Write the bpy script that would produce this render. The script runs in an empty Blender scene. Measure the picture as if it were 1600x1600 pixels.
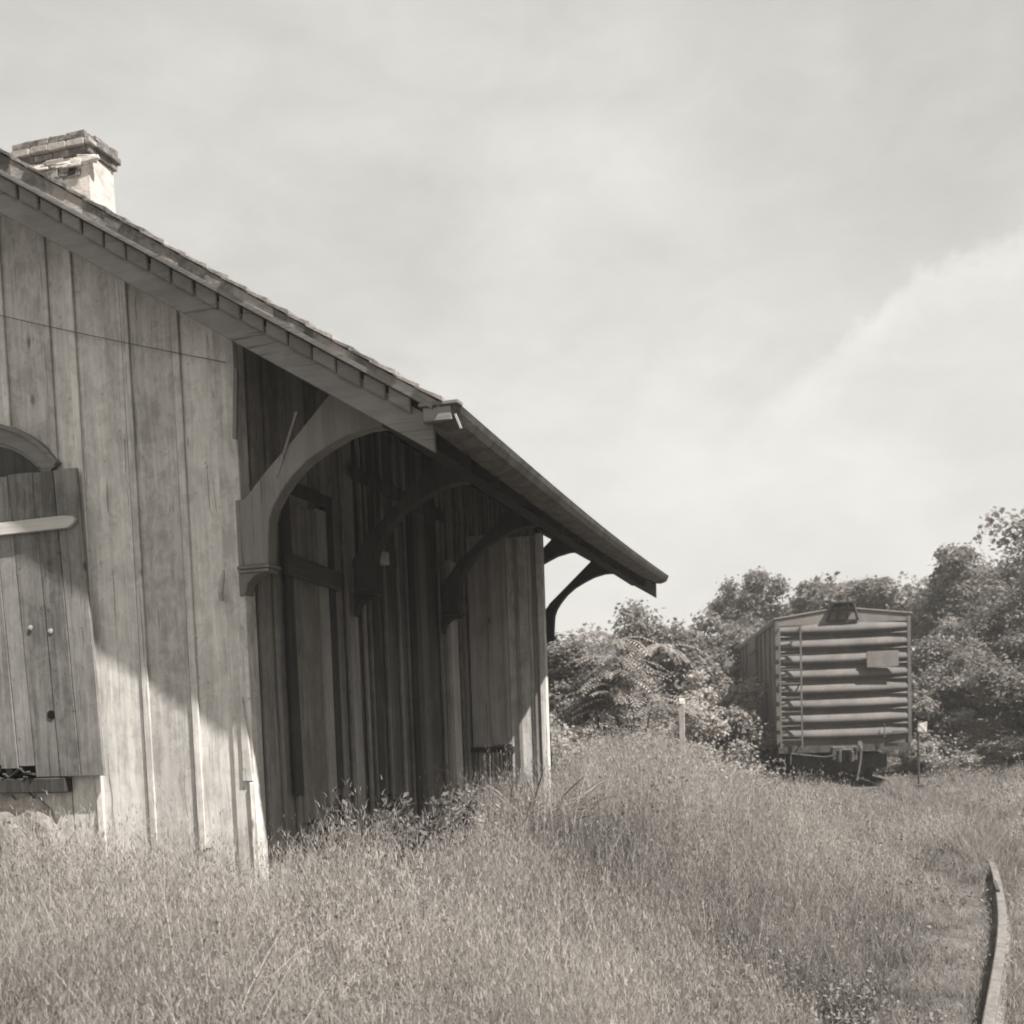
import bpy, math, random
import numpy as np
from mathutils import Vector, Matrix

random.seed(7)
RNG = np.random.default_rng(11)
SC = bpy.context.scene
COL = SC.collection
R = math.radians

# ------------------------------------------------------------------ camera
def camera_matrix(yaw, pitch, roll, loc):
    cy, sy = math.cos(yaw), math.sin(yaw)
    f = Vector((-sy*math.cos(pitch), cy*math.cos(pitch), -math.sin(pitch)))
    r = Vector((cy, sy, 0)); u = r.cross(f)
    c, s = math.cos(roll), math.sin(roll)
    r2 = r*c - u*s; u2 = r*s + u*c
    m = Matrix((r2, u2, -f)).transposed().to_4x4()
    m.translation = loc
    return m
cam_d = bpy.data.cameras.new('camera')
cam = bpy.data.objects.new('camera', cam_d); COL.objects.link(cam)
cam.matrix_world = camera_matrix(R(15.8676), R(3.9), R(2.0), Vector((0, 0, 1.85)))
cam_d.sensor_width = 36; cam_d.lens = 36*1700/1600
cam_d.shift_y = (1234.73-800)/1600
cam_d.clip_start = 0.1; cam_d.clip_end = 3000
SC.camera = cam
cam_d.dof.use_dof = True; cam_d.dof.focus_distance = 8.5; cam_d.dof.aperture_fstop = 3.2
SC.cycles.filter_width = 1.9

# ------------------------------------------------------------------ sky and sun
SUN = Vector((0.517, -0.220, 0.827)).normalized()
sun_d = bpy.data.lights.new('sun', 'SUN'); sun_d.energy = 5.0; sun_d.angle = R(0.6)
sun_d.color = (1.0, 0.962, 0.92)
sun = bpy.data.objects.new('sun', sun_d); COL.objects.link(sun)
sun.rotation_euler = SUN.to_track_quat('Z', 'Y').to_euler()
sun.location = (10, -5, 30)

SC.view_settings.view_transform = 'Standard'
SC.view_settings.look = 'None'
SC.view_settings.gamma = 1
SC.view_settings.use_curve_mapping = False
SC.view_settings.exposure = 1.15

class NT:
    """small helper for node trees"""
    def __init__(s, tree):
        s.t = tree; s.n = tree.nodes; s.l = tree.links
    def add(s, typ, **kw):
        n = s.n.new(typ)
        for k, v in kw.items():
            if k == 'inp':
                for a, b in v.items():
                    if isinstance(b, bpy.types.NodeSocket): s.l.new(b, n.inputs[a])
                    else: n.inputs[a].default_value = b
            else: setattr(n, k, v)
        return n
    def math(s, op, a, b=0.0, c=0.0, clamp=False):
        n = s.add('ShaderNodeMath', operation=op, use_clamp=clamp, inp={0: a, 1: b, 2: c}); return n.outputs[0]
    def vmath(s, op, a, b=(0, 0, 0), out=0):
        n = s.add('ShaderNodeVectorMath', operation=op, inp={0: a, 1: b}); return n.outputs[out]
    def noise(s, vec, scale, detail=4, rough=.55, dist=0.0, dim='3D'):
        n = s.add('ShaderNodeTexNoise', noise_dimensions=dim, inp={'Vector': vec, 'Scale': scale, 'Detail': detail, 'Roughness': rough, 'Distortion': dist}); return n.outputs[0]
    def mr(s, v, a, b, c=0.0, d=1.0, smooth=True):
        n = s.add('ShaderNodeMapRange', interpolation_type='SMOOTHSTEP' if smooth else 'LINEAR', inp={0: v, 1: a, 2: b, 3: c, 4: d}); return n.outputs[0]
    def mix(s, f, a, b, blend='MIX'):
        n = s.add('ShaderNodeMix', data_type='RGBA', blend_type=blend)
        for i, v in ((0, f), (6, a), (7, b)):
            if isinstance(v, bpy.types.NodeSocket): s.l.new(v, n.inputs[i])
            else: n.inputs[i].default_value = v
        return n.outputs[2]

def g3(v, a=1.0):                     # neutral grey with the print's slight warmth
    return (v, v*0.963, v*0.906, a)
def g4(v, a=1.0):                     # browner grey
    return (v, v*0.930, v*0.860, a)

W = bpy.data.worlds.new('World'); SC.world = W; W.use_nodes = True
w = NT(W.node_tree); w.n.clear()
sky = w.add('ShaderNodeTexSky', sky_type='NISHITA', sun_disc=False, sun_elevation=math.asin(SUN.z),
            sun_rotation=math.atan2(SUN.x, SUN.y), altitude=100, air_density=1.0, dust_density=2.0, ozone_density=1.0)
bw = w.add('ShaderNodeRGBToBW', inp={0: sky.outputs[0]}).outputs[0]
tc = w.add('ShaderNodeTexCoord').outputs['Generated']
flat = w.vmath('MULTIPLY', tc, (1, 1, 1.9))
big = w.noise(flat, 1.7, 4, .5, .4)
mid = w.noise(flat, 5.5, 6, .55, .3)
CU = Vector((0.087, 0.9355, 0.3423)).normalized()         # heading of the cumulus bank
cu_r = Vector((0.99, -0.12, 0)).normalized(); cu_u = cu_r.cross(CU).normalized()
uu = w.vmath('DOT_PRODUCT', tc, tuple(cu_r), 1)
vv = w.vmath('DOT_PRODUCT', tc, tuple(cu_u), 1)
ru = w.math('ADD', uu, 0.026)
edge = w.math('SUBTRACT', w.math('MULTIPLY', ru, .70), w.math('MULTIPLY', w.math('MAXIMUM', ru, 0.0), .50))
wob = w.math('MULTIPLY', w.math('SUBTRACT', w.noise(tc, 34, 7, .66), .5), 0.065)
ed = w.math('ADD', w.math('SUBTRACT', edge, vv), wob)
front = w.mr(ed, -0.008, 0.014)
back = w.mr(ed, 0.0, w.math('ADD', .05, w.math('MULTIPLY', w.math('MAXIMUM', w.math('ADD', uu, .08), 0.0), .22)), 1.0, 0.04)
side = w.mr(uu, -0.21, -0.06)
cum = w.math('MULTIPLY', w.math('MULTIPLY', front, back), side)
val = w.math('ADD', 4.15, w.math('MULTIPLY', w.math('SUBTRACT', big, .5), 3.2))
val = w.math('ADD', val, w.math('MULTIPLY', w.math('SUBTRACT', mid, .5), 2.0))
val = w.math('ADD', val, w.math('MULTIPLY', cum, .95))
DK = Vector((.09, .88, .50)).normalized()               # greyer cloud high on the right
lobe = w.mr(w.math('ADD', w.vmath('DOT_PRODUCT', tc, tuple(DK), 1), w.math('MULTIPLY', w.math('SUBTRACT', mid, .5), .05)), .972, .999)
val = w.math('SUBTRACT', val, w.math('MULTIPLY', lobe, .6))
val = w.math('ADD', val, w.math('MULTIPLY', w.math('SUBTRACT', w.noise(flat, 17, 6, .6, .5), .5), .8))
val = w.math('ADD', w.math('MULTIPLY', val, 0.8), w.math('MULTIPLY', bw, 0.2))
sep = w.add('ShaderNodeSeparateXYZ', inp={0: tc}).outputs[2]
low = w.mr(sep, 0.0, 0.35, 0.5, 0.0)
val = w.math('ADD', val, low)
sc_ = w.vmath('SCALE', (1.0, 0.985, 0.938)); sc_n = sc_.node; w.l.new(val, sc_n.inputs[3])
bg = w.add('ShaderNodeBackground', inp={'Color': sc_, 'Strength': 0.080})
wo = w.add('ShaderNodeOutputWorld', inp={0: bg.outputs[0]})

# ------------------------------------------------------------------ materials
def new_mat(name):
    m = bpy.data.materials.new(name); m.use_nodes = True
    t = NT(m.node_tree); t.n.clear()
    out = t.add('ShaderNodeOutputMaterial')
    return m, t, out

def wood(name, dark, light, axis='Z', rough=.85, mottled=0.0, streak=1.0, knots=True, spots=0.0):
    m, t, out = new_mat(name)
    pos = t.add('ShaderNodeTexCoord').outputs['Object']
    tint = t.add('ShaderNodeAttribute', attribute_name='tint').outputs['Fac']
    off = t.add('ShaderNodeCombineXYZ', inp={0: t.math('MULTIPLY', tint, 37.0), 1: t.math('MULTIPLY', tint, 53.0), 2: t.math('MULTIPLY', tint, 91.0)}).outputs[0]
    p = t.vmath('ADD', pos, off)
    def st(a, b):
        return {'X': (b, a, a), 'Y': (a, b, a), 'Z': (a, a, b)}[axis]
    warp = t.noise(p, 1.4, 2)
    wv = t.add('ShaderNodeCombineXYZ', inp={0: t.math('MULTIPLY', warp, .06), 1: t.math('MULTIPLY', warp, .06), 2: 0.0}).outputs[0]
    p2 = t.vmath('ADD', p, wv)
    grain = t.noise(t.vmath('MULTIPLY', p2, st(34, 1.1)), 1.0, 6, .62)
    fine = t.noise(t.vmath('MULTIPLY', p2, st(140, 5.0)), 1.0, 3, .6)
    run = t.noise(t.vmath('MULTIPLY', p2, st(9, .45)), 1.0, 4, .6)
    blot = t.noise(pos, 2.3, 7, .65, .6)
    f = t.math('ADD', t.math('MULTIPLY', grain, .55*streak), t.math('MULTIPLY', fine, .3*streak))
    f = t.math('ADD', f, t.math('MULTIPLY', run, .6))
    f = t.math('ADD', f, t.math('MULTIPLY', blot, .55))
    f = t.math('SUBTRACT', f, .55+.425*streak-.4)
    f = t.math('ADD', f, t.math('MULTIPLY', t.math('SUBTRACT', tint, .5), .42))
    f = t.mr(f, .05, .85)
    if mottled > 0:                    # limewash worn off in patches
        b2 = t.noise(pos, 7.5, 8, .7, .9)
        b3 = t.noise(t.vmath('MULTIPLY', p, st(10, 3.5)), 1.0, 6, .7, .6)
        pm = t.mr(t.math('ADD', t.math('MULTIPLY', b2, .5), t.math('MULTIPLY', b3, .5)), .43, .56)
        f = t.math('ADD', t.math('MULTIPLY', f, 1-mottled*.55), t.math('MULTIPLY', pm, mottled*.5), clamp=True)
    col = t.mix(f, g3(dark), g3(light))
    if knots:
        vo = t.add('ShaderNodeTexVoronoi', inp={'Vector': t.vmath('MULTIPLY', p, st(7.0, 3.0)), 'Scale': 1.0, 'Randomness': 1.0})
        k = t.mr(vo.outputs['Distance'], .05, .17, 1, 0)
        sel = t.math('GREATER_THAN', t.add('ShaderNodeSeparateColor', inp={0: vo.outputs['Color']}).outputs[0], .84)
        k = t.math('MULTIPLY', k, t.math('MULTIPLY', sel, .75))
        col = t.mix(k, col, g3(dark*.35))
    if spots > 0:                      # rusty nail marks and peeled spots
        sp = t.mr(t.noise(pos, 22, 3, .6), .66, .72)
        col = t.mix(t.math('MULTIPLY', sp, spots), col, g3(dark*.5))
    crack = t.mr(t.noise(t.vmath('MULTIPLY', p2, st(48, .7)), 1.0, 2, .5), .27, .34, 1, 0)
    col = t.mix(t.math('MULTIPLY', crack, .55), col, g3(dark*.3))
    h = t.math('SUBTRACT', t.math('ADD', grain, t.math('MULTIPLY', fine, .6)), t.math('MULTIPLY', crack, .8))
    bp = t.add('ShaderNodeBump', inp={'Strength': .55, 'Distance': .006, 'Height': h})
    b = t.add('ShaderNodeBsdfPrincipled', inp={'Base Color': col, 'Roughness': rough, 'Specular IOR Level': .2, 'Normal': bp.outputs[0]})
    t.l.new(b.outputs[0], out.inputs[0])
    return m

def rough_mat(name, dark, light, scale=6, rough=.8, metallic=0, bump=.4, bscale=30, spec=.3, use_tint=False, streaks=0.0):
    m, t, out = new_mat(name)
    pos = t.add('ShaderNodeTexCoord').outputs['Object']
    a = t.noise(pos, scale, 7, .65, .5)
    b_ = t.noise(pos, bscale, 5, .65)
    f = t.mr(t.math('ADD', t.math('MULTIPLY', a, .7), t.math('MULTIPLY', b_, .3)), .32, .68)
    if streaks:
        s_ = t.noise(t.vmath('MULTIPLY', pos, (14, 14, .8)), 1.0, 5, .6)
        f = t.math('ADD', f, t.math('MULTIPLY', t.math('SUBTRACT', s_, .5), streaks), clamp=True)
    if use_tint:
        tint = t.add('ShaderNodeAttribute', attribute_name='tint').outputs['Fac']
        f = t.math('ADD', f, t.math('MULTIPLY', t.math('SUBTRACT', tint, .5), .9), clamp=True)
    col = t.mix(f, g4(dark), g4(light))
    bp = t.add('ShaderNodeBump', inp={'Strength': bump, 'Distance': .01, 'Height': t.math('ADD', a, b_)})
    b = t.add('ShaderNodeBsdfPrincipled', inp={'Base Color': col, 'Roughness': rough, 'Metallic': metallic, 'Specular IOR Level': spec, 'Normal': bp.outputs[0]})
    t.l.new(b.outputs[0], out.inputs[0])
    return m

def leaf_mat(name, dark, light, trans=.35, rough=.55, spec=.25, patch=0.0, pscale=.5):
    m, t, out = new_mat(name)
    tint = t.add('ShaderNodeAttribute', attribute_name='tint').outputs['Fac']
    f = tint
    if patch:
        pos = t.add('ShaderNodeTexCoord').outputs['Object']
        pn = t.noise(t.vmath('MULTIPLY', pos, (1, 1, .2)), pscale, 4, .6)
        f = t.math('ADD', f, t.math('MULTIPLY', t.math('SUBTRACT', pn, .5), patch), clamp=True)
    col = t.mix(f, g4(dark), g4(light))
    d = t.add('ShaderNodeBsdfPrincipled', inp={'Base Color': col, 'Roughness': rough, 'Specular IOR Level': spec})
    tr = t.add('ShaderNodeBsdfTranslucent', inp={'Color': col})
    mx = t.add('ShaderNodeMixShader', inp={0: trans, 1: d.outputs[0], 2: tr.outputs[0]})
    t.l.new(mx.outputs[0], out.inputs[0])
    return m

M = {}
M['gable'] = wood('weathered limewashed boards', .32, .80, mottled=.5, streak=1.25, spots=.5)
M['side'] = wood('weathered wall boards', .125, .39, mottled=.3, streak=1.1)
M['brace_shaded'] = wood('bracket timber toned as shaded', .04, .095, streak=.8, knots=False)  # inner brackets: roof shade put into the timber colour
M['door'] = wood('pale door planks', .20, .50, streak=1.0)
M['doorway_shaded'] = wood('doorway boards toned as shaded', .045, .18, streak=1.2)  # boards and header toned down in colour to carry the shade under the eave
M['shutter'] = wood('bare grey shutter boards', .07, .28, streak=1.3, mottled=.45, spots=.6)
M['trim'] = wood('grey trim wood', .13, .27, axis='X', streak=.7, knots=False)
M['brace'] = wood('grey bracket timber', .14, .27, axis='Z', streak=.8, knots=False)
M['pale'] = wood('pale split wood', .30, .58, axis='X', streak=.7)
M['palez'] = wood('pale upright wood', .30, .55, axis='Z', streak=.7)
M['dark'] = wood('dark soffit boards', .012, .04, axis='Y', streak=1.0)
M['darkz'] = wood('dark old boards', .03, .09, axis='Z', streak=1.0)
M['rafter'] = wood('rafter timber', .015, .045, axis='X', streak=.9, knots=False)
M['plank'] = wood('weathered loose plank', .05, .13, axis='Y', streak=.9)
M['shingle'] = rough_mat('wood shingles', .09, .34, 5, .9, bump=.6, use_tint=True)
M['gutter'] = rough_mat('old tin gutter', .05, .16, 5, .7, bump=.3, streaks=.2)
M['brick'] = rough_mat('chimney brick', .09, .28, 9, .9, bump=.7, use_tint=True)
M['stucco'] = rough_mat('chimney render', .34, .60, 5, .9, bump=.7, bscale=18)
M['stone'] = rough_mat('plastered foundation', .15, .38, 5, .9, bump=.8, bscale=14, use_tint=True)
M['iron'] = rough_mat('rusted iron', .03, .09, 8, .75, bump=.4)
M['rail'] = rough_mat('worn rail steel', .09, .20, 9, .55, bump=.25, spec=.5)
M['car'] = rough_mat('faded boxcar paint', .075, .15, 1.4, .7, bump=.15, bscale=22, streaks=.35)
M['carside'] = rough_mat('dark boxcar side paint', .07, .16, 1.2, .7, bump=.15, bscale=22, streaks=.4)
M['carlight'] = rough_mat('pale car board', .14, .21, 3, .75, bump=.2)
M['carroof'] = rough_mat('galvanised car roof', .18, .30, 2, .6, bump=.15)
M['white'] = rough_mat('white painted metal', .55, .8, 6, .7, bump=.2)
M['concrete'] = rough_mat('post wood', .25, .45, 8, .85, bump=.5)
M['soil'] = rough_mat('meadow soil', .05, .13, 1.2, .95, bump=.8, bscale=9, spec=.1)
M['grass'] = leaf_mat('meadow grass blades', .13, .49, .42, .6, .2, patch=.55, pscale=.7)
M['leaf'] = leaf_mat('tree leaves', .10, .28, .45, .5, .3)
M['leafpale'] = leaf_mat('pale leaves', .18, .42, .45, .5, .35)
M['frond'] = leaf_mat('sumac fronds', .20, .44, .4, .5, .35)
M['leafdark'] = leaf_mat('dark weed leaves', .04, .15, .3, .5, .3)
M['bark'] = rough_mat('bark', .06, .17, 9, .9, bump=.8)
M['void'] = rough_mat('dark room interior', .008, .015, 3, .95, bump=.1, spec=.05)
M['wire'] = rough_mat('old wire', .06, .10, 9, .6, bump=.1)

# ------------------------------------------------------------------ mesh helpers
class MB:
    def __init__(s, org=(0, 0, 0)):
        s.v = []; s.f = []; s.t = []; s.o = Vector(org)
    def add(s, vs, fs, tint=None):
        b = len(s.v); s.v += [tuple(x) for x in vs]
        if tint is None: tint = random.random()
        for f in fs: s.f.append(tuple(b+i for i in f)); s.t.append(tint)
    def box(s, a, b, tint=None, j=0.0, xf=None):
        x0, y0, z0 = a; x1, y1, z1 = b
        vs = [(x0, y0, z0), (x1, y0, z0), (x1, y1, z0), (x0, y1, z0), (x0, y0, z1), (x1, y0, z1), (x1, y1, z1), (x0, y1, z1)]
        vs = [Vector(v)+Vector([random.uniform(-j, j) for _ in range(3)]) for v in vs]
        if xf: vs = [xf @ v for v in vs]
        s.add(vs, [(0, 3, 2, 1), (4, 5, 6, 7), (0, 1, 5, 4), (1, 2, 6, 5), (2, 3, 7, 6), (3, 0, 4, 7)], tint)
    def bar(s, p, q, w_, h_, tint=None, up=(0, 0, 1)):
        p = Vector(p); q = Vector(q); d = (q-p).normalized(); upv = Vector(up)
        if abs(d.dot(upv)) > .98: upv = Vector((0, 1, 0))
        r = d.cross(upv).normalized(); u = r.cross(d)
        vs = [c + r*a*w_/2 + u*b*h_/2 for c in (p, q) for a, b in ((-1, -1), (1, -1), (1, 1), (-1, 1))]
        s.add(vs, [(0, 1, 2, 3), (7, 6, 5, 4), (0, 4, 5, 1), (1, 5, 6, 2), (2, 6, 7, 3), (3, 7, 4, 0)], tint)
    def prism(s, prof, fn, a, b, tint=None):
        """prof: closed 2-D outline; fn(u, v, w) -> point; w runs from a to b"""
        n = len(prof)
        vs = [fn(u, v_, a) for u, v_ in prof] + [fn(u, v_, b) for u, v_ in prof]
        fs = [tuple(range(n-1, -1, -1)), tuple(range(n, 2*n))] + [(i, (i+1) % n, n+(i+1) % n, n+i) for i in range(n)]
        s.add(vs, fs, tint)
    def tube(s, pts, rad, n=6, tint=None, caps=True):
        pts = [Vector(p) for p in pts]; m = len(pts)
        if not hasattr(rad, '__len__'): rad = [rad]*m
        vs = []; ref = Vector((.37, .61, .7))
        for i, p in enumerate(pts):
            d = (pts[min(i+1, m-1)]-pts[max(i-1, 0)]).normalized()
            r = d.cross(ref).normalized(); u = r.cross(d)
            for k in range(n):
                a = 2*math.pi*k/n; vs.append(p + (r*math.cos(a)+u*math.sin(a))*rad[i])
        fs = [(i*n+k, i*n+(k+1) % n, (i+1)*n+(k+1) % n, (i+1)*n+k) for i in range(m-1) for k in range(n)]
        if caps: fs += [tuple(range(n-1, -1, -1)), tuple(range((m-1)*n, m*n))]
        s.add(vs, fs, tint)
    def disc(s, c, axis, r, h, n=20, tint=None, r2=None):
        c = Vector(c); d = Vector(axis).normalized()
        s.tube([c-d*h/2, c+d*h/2], [r, r if r2 is None else r2], n, tint)
    def build(s, name, mat, parent=None, bevel=0.0, smooth=False):
        me = bpy.data.meshes.new(name)
        me.from_pydata([tuple(Vector(v)-s.o) for v in s.v], [], s.f)
        at = me.attributes.new('tint', 'FLOAT', 'FACE'); at.data.foreach_set('value', s.t)
        me.materials.append(mat)
        if smooth: me.polygons.foreach_set('use_smooth', [True]*len(me.polygons))
        me.update()
        o = bpy.data.objects.new(name, me); COL.objects.link(o)
        if parent: o.parent = parent
        if bevel:
            b = o.modifiers.new('bevel', 'BEVEL'); b.width = bevel; b.segments = 1; b.limit_method = 'ANGLE'; b.angle_limit = R(40)
        return o

def tag(o, label=None, cat=None, group=None, kind=None):
    for k, v in (('label', label), ('category', cat), ('group', group), ('kind', kind)):
        if v: o[k] = v
    return o
def thing(name, label, cat, loc=(0, 0, 0), rz=0.0, group=None):
    o = bpy.data.objects.new(name, None); COL.objects.link(o); o.empty_display_size = .3
    o.location = loc; o.rotation_euler = (0, 0, rz)
    return tag(o, label, cat, group)

def np_mesh(name, verts, quads, tint, mat, parent=None, smooth=False):
    """big quad meshes: verts (n,3), quads (m,4), tint per vertex"""
    me = bpy.data.meshes.new(name)
    verts = np.ascontiguousarray(verts, np.float32); quads = np.ascontiguousarray(quads, np.int32)
    m = len(quads)
    me.vertices.add(len(verts)); me.vertices.foreach_set('co', verts.ravel())
    me.loops.add(m*4); me.loops.foreach_set('vertex_index', quads.ravel())
    me.polygons.add(m); me.polygons.foreach_set('loop_start', np.arange(0, m*4, 4, dtype=np.int32))
    at = me.attributes.new('tint', 'FLOAT', 'POINT'); at.data.foreach_set('value', np.ascontiguousarray(tint, np.float32))
    me.materials.append(mat)
    me.update(calc_edges=True)
    o = bpy.data.objects.new(name, me); COL.objects.link(o)
    if parent: o.parent = parent
    return o

def sstep(x, a, b):
    t = np.clip((np.asarray(x, float)-a)/(b-a), 0, 1); return t*t*(3-2*t)

# ------------------------------------------------------------------ terrain
RAIL = np.array([(-1.6, -8), (-.35, 0), (.90, 6.6), (1.48, 10), (1.98, 14.9), (2.06, 20), (1.62, 27), (-.22, 40), (-5.9, 80)], float)
def rail_x(y):
    """x of the right-hand rail: Catmull-Rom through RAIL"""
    y = np.asarray(y, float); xs, ys = RAIL[:, 0], RAIL[:, 1]
    sl = np.gradient(xs, ys)
    i = np.clip(np.searchsorted(ys, y)-1, 0, len(ys)-2)
    h = ys[i+1]-ys[i]; t = np.clip((y-ys[i])/h, 0, 1)
    return (2*t**3-3*t**2+1)*xs[i]+(t**3-2*t**2+t)*h*sl[i]+(-2*t**3+3*t**2)*xs[i+1]+(t**3-t**2)*h*sl[i+1]
def wav(x, y, seed, sc):
    x = np.asarray(x, float); y = np.asarray(y, float)
    r = np.random.default_rng(seed); v = 0
    for k in range(7):
        a = r.uniform(0, 2*math.pi); f = sc*r.uniform(.6, 1.9); ph = r.uniform(0, 6.28)
        v = v + np.sin((x*math.cos(a)+y*math.sin(a))*f+ph)
    return v/4.0
def ground_z(x, y):
    x = np.asarray(x, float); y = np.asarray(y, float)
    d = rail_x(y)-.72-x                                   # left of the track centre
    sh = 1.3*sstep(y, 14, 21)
    z = -.15 + .60*sstep(d-sh, .8, 3.6) + .55*sstep(y, 14, 21)*sstep(d-sh*.4, 2.0, 5.2)
    z = z + .15*sstep(-d, 1.2, 4)
    return z + .045*wav(x, y, 3, 1.1)*sstep(np.abs(d), .9, 2.0)

def grid_axis(lo, hi, n, mid, p=2.4):
    t = np.linspace(-1, 1, n); s = np.sign(t)*np.abs(t)**p
    return np.where(s < 0, mid+s*(mid-lo), mid+s*(hi-mid))
gx = grid_axis(-900, 900, 150, 0); gy = grid_axis(-300, 1600, 190, 12)
X, Y = np.meshgrid(gx, gy, indexing='ij'); Z = ground_z(X, Y)
nv = X.size; idx = np.arange(nv).reshape(X.shape)
q = np.stack([idx[:-1, :-1], idx[1:, :-1], idx[1:, 1:], idx[:-1, 1:]], -1).reshape(-1, 4)
gr = np_mesh('ground', np.stack([X, Y, Z], -1).reshape(-1, 3), q, np.full(nv, .5), M['soil'])
tag(gr, kind='structure')

# ------------------------------------------------------------------ the depot
X0 = -3.932; Y0 = 7.0; YF = 15.58        # track-side wall plane, near gable, far gable
YR = 6.48; YRF = 16.07                   # planes of the barge boards
SL = 0.622; RX = -7.6                    # roof slope, ridge
XL = 2*RX-X0                             # other long wall
EX = -2.09; EXL = 2*RX-EX
GZ = 0.42
def low(x): return 3.523+SL*(-2.313-x) if x > RX else 3.523+SL*(-2.313-(2*RX-x))   # bottom edge of barge board
depot = thing('station_building', 'old board and batten railway depot with wide bracketed eaves and stucco chimney', 'building', (RX, 11.4, GZ))
O = tuple(depot.location)
def mb(): return MB(O)

# gable wall: planks with battens; window hole on the left
WX0, WX1, WZ0, WZ1 = -6.62, -5.45, 1.50, 3.80
b = mb(); edges = [XL, -10.9, -10.5, -10.1, -9.7, -9.3, -8.9, -8.5, -8.1, -7.7, -7.3, -6.95, -6.62, -6.24, -5.84, -5.45, -5.235, -4.79, -4.385, X0-.002]
def top_profile(x): return low(x)+.13
for x0, x1 in zip(edges[:-1], edges[1:]):
    gap = .0065; tn = random.random(); dy = random.uniform(0, .006)
    def col_(z0, z1a, z1b):
        vs = [(x0+gap, Y0+dy, z0), (x1-gap, Y0+dy, z0), (x1-gap, Y0+.035, z0), (x0+gap, Y0+.035, z0),
              (x0+gap, Y0+dy, z1a), (x1-gap, Y0+dy, z1b), (x1-gap, Y0+.035, z1b), (x0+gap, Y0+.035, z1a)]
        b.add(vs, [(0, 3, 2, 1), (4, 5, 6, 7), (0, 1, 5, 4), (1, 2, 6, 5), (2, 3, 7, 6), (3, 0, 4, 7)], tn)
    inwin = x0 >= WX0-.01 and x1 <= WX1+.01
    if inwin:
        col_(GZ, WZ0, WZ0)
        za = WZ1+.25 if x0 > WX0+.1 else WZ1; col_(WZ1, top_profile(x0), top_profile(x1))
    else: col_(GZ, top_profile(x0), top_profile(x1))
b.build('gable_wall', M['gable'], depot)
b = mb()
for x in edges[1:-1]:
    if x < -7.4: continue
    lean = random.uniform(-.006, .006); wd = .029
    if WX0 < x < WX1+.03: z0 = 4.10 if x < WX1-.02 else 3.80
    else: z0 = GZ
    zt = low(x)+.1
    b.box((x+.0065, Y0-.020, z0), (x+.0065+2*wd, Y0-.002, zt), j=.003)
b.build('wall_batten', M['gable'], depot, bevel=.004)

# track-side wall
b = mb(); b_far = mb(); y = Y0+.035; tops = low(X0)+.25
DOORB = []
while y < YF-.01:
    w_ = random.uniform(.19, .25); y2 = min(y+w_, YF)
    if YF-y2 < .08: y2 = YF
    dx = random.uniform(0, .012)
    if 8.95 < y < 11.2: DOORB.append((y, y2, dx))         # old freight doorway, boarded up; plank colour darkened for the eave shade
    else: (b if y < 10 else b_far).box((X0-.035, y+.004, GZ), (X0-dx, y2-.004, tops), j=.002)
    y = y2
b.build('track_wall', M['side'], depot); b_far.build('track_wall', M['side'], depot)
b = mb()
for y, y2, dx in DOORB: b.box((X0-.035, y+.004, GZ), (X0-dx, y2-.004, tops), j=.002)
b.build('boarded_doorway', M['doorway_shaded'], depot)
b = mb(); y = Y0+.22
while y < YF-.1:
    if 8.95 < y < 11.25:
        if random.random() < .5: b.box((X0+.001, y-.024, GZ), (X0+.030, y+.024, tops), random.random()*.6, j=.004)
    elif not 7.55 < y < 8.55:
        b.box((X0+.001, y-.024, GZ), (X0+.030, y+.024, tops), j=.004)
    else:
        b.box((X0+.001, y-.024, GZ), (X0+.030, y+.024, 2.95), j=.004)
    y += random.choice((.15, .22, .24, .13))
b.build('wall_batten', M['side'], depot, bevel=.004)
# far gable and rear wall close the building
b = mb()
n = 14
for i in range(n):
    x0 = XL+(X0-XL)*i/n; x1 = XL+(X0-XL)*(i+1)/n
    vs = [(x0, YF-.03, GZ), (x1, YF-.03, GZ), (x1, YF, GZ), (x0, YF, GZ), (x0, YF-.03, top_profile(x0)), (x1, YF-.03, top_profile(x1)), (x1, YF, top_profile(x1)), (x0, YF, top_profile(x0))]
    b.add(vs, [(0, 3, 2, 1), (4, 5, 6, 7), (0, 1, 5, 4), (1, 2, 6, 5), (2, 3, 7, 6), (3, 0, 4, 7)])
b.build('far_gable_wall', M['side'], depot)
b = mb()
for i in range(24):
    y0_ = Y0+.04+(YF-Y0-.08)*i/24; y1_ = Y0+.04+(YF-Y0-.08)*(i+1)/24
    b.box((XL, y0_, GZ), (XL+.035, y1_, tops-.05))
b.build('rear_wall', M['side'], depot)

# corner boards
b = mb()
b.box((X0-.125, Y0-.018, GZ), (X0+.034, Y0-.004, low(X0)+.1), .45, j=.003)
b.box((X0+.004, Y0-.002, GZ), (X0+.036, Y0+.13, low(X0)+.2), .35, j=.003)
b.build('corner_board', M['gable'], depot, bevel=.004)
b = mb()
b.prism([(X0-.05, 1.45), (X0+.03, 1.45), (X0+.012, 1.75), (X0-.025, 2.06), (X0-.045, 2.02)], lambda u, v, w_: (u, w_, v), Y0-.036, Y0-.020, .4)  # top cut to a point, shaping the sunlit wedge on the corner
b.box((X0+.002, Y0-.036, GZ), (X0+.050, Y0-.020, 1.44), .75, j=.006)
b.build('corner_strip', M['gable'], depot, bevel=.004)
b = mb(); b.tube([(X0-.14, Y0-.04, 2.74), (X0-.125, Y0-.07, 2.80), (X0-.105, Y0-.075, 2.88), (X0-.10, Y0-.06, 2.95)], [.018, .022, .02, .008], 7)
b.build('loose_splinter', M['palez'], depot)
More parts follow.
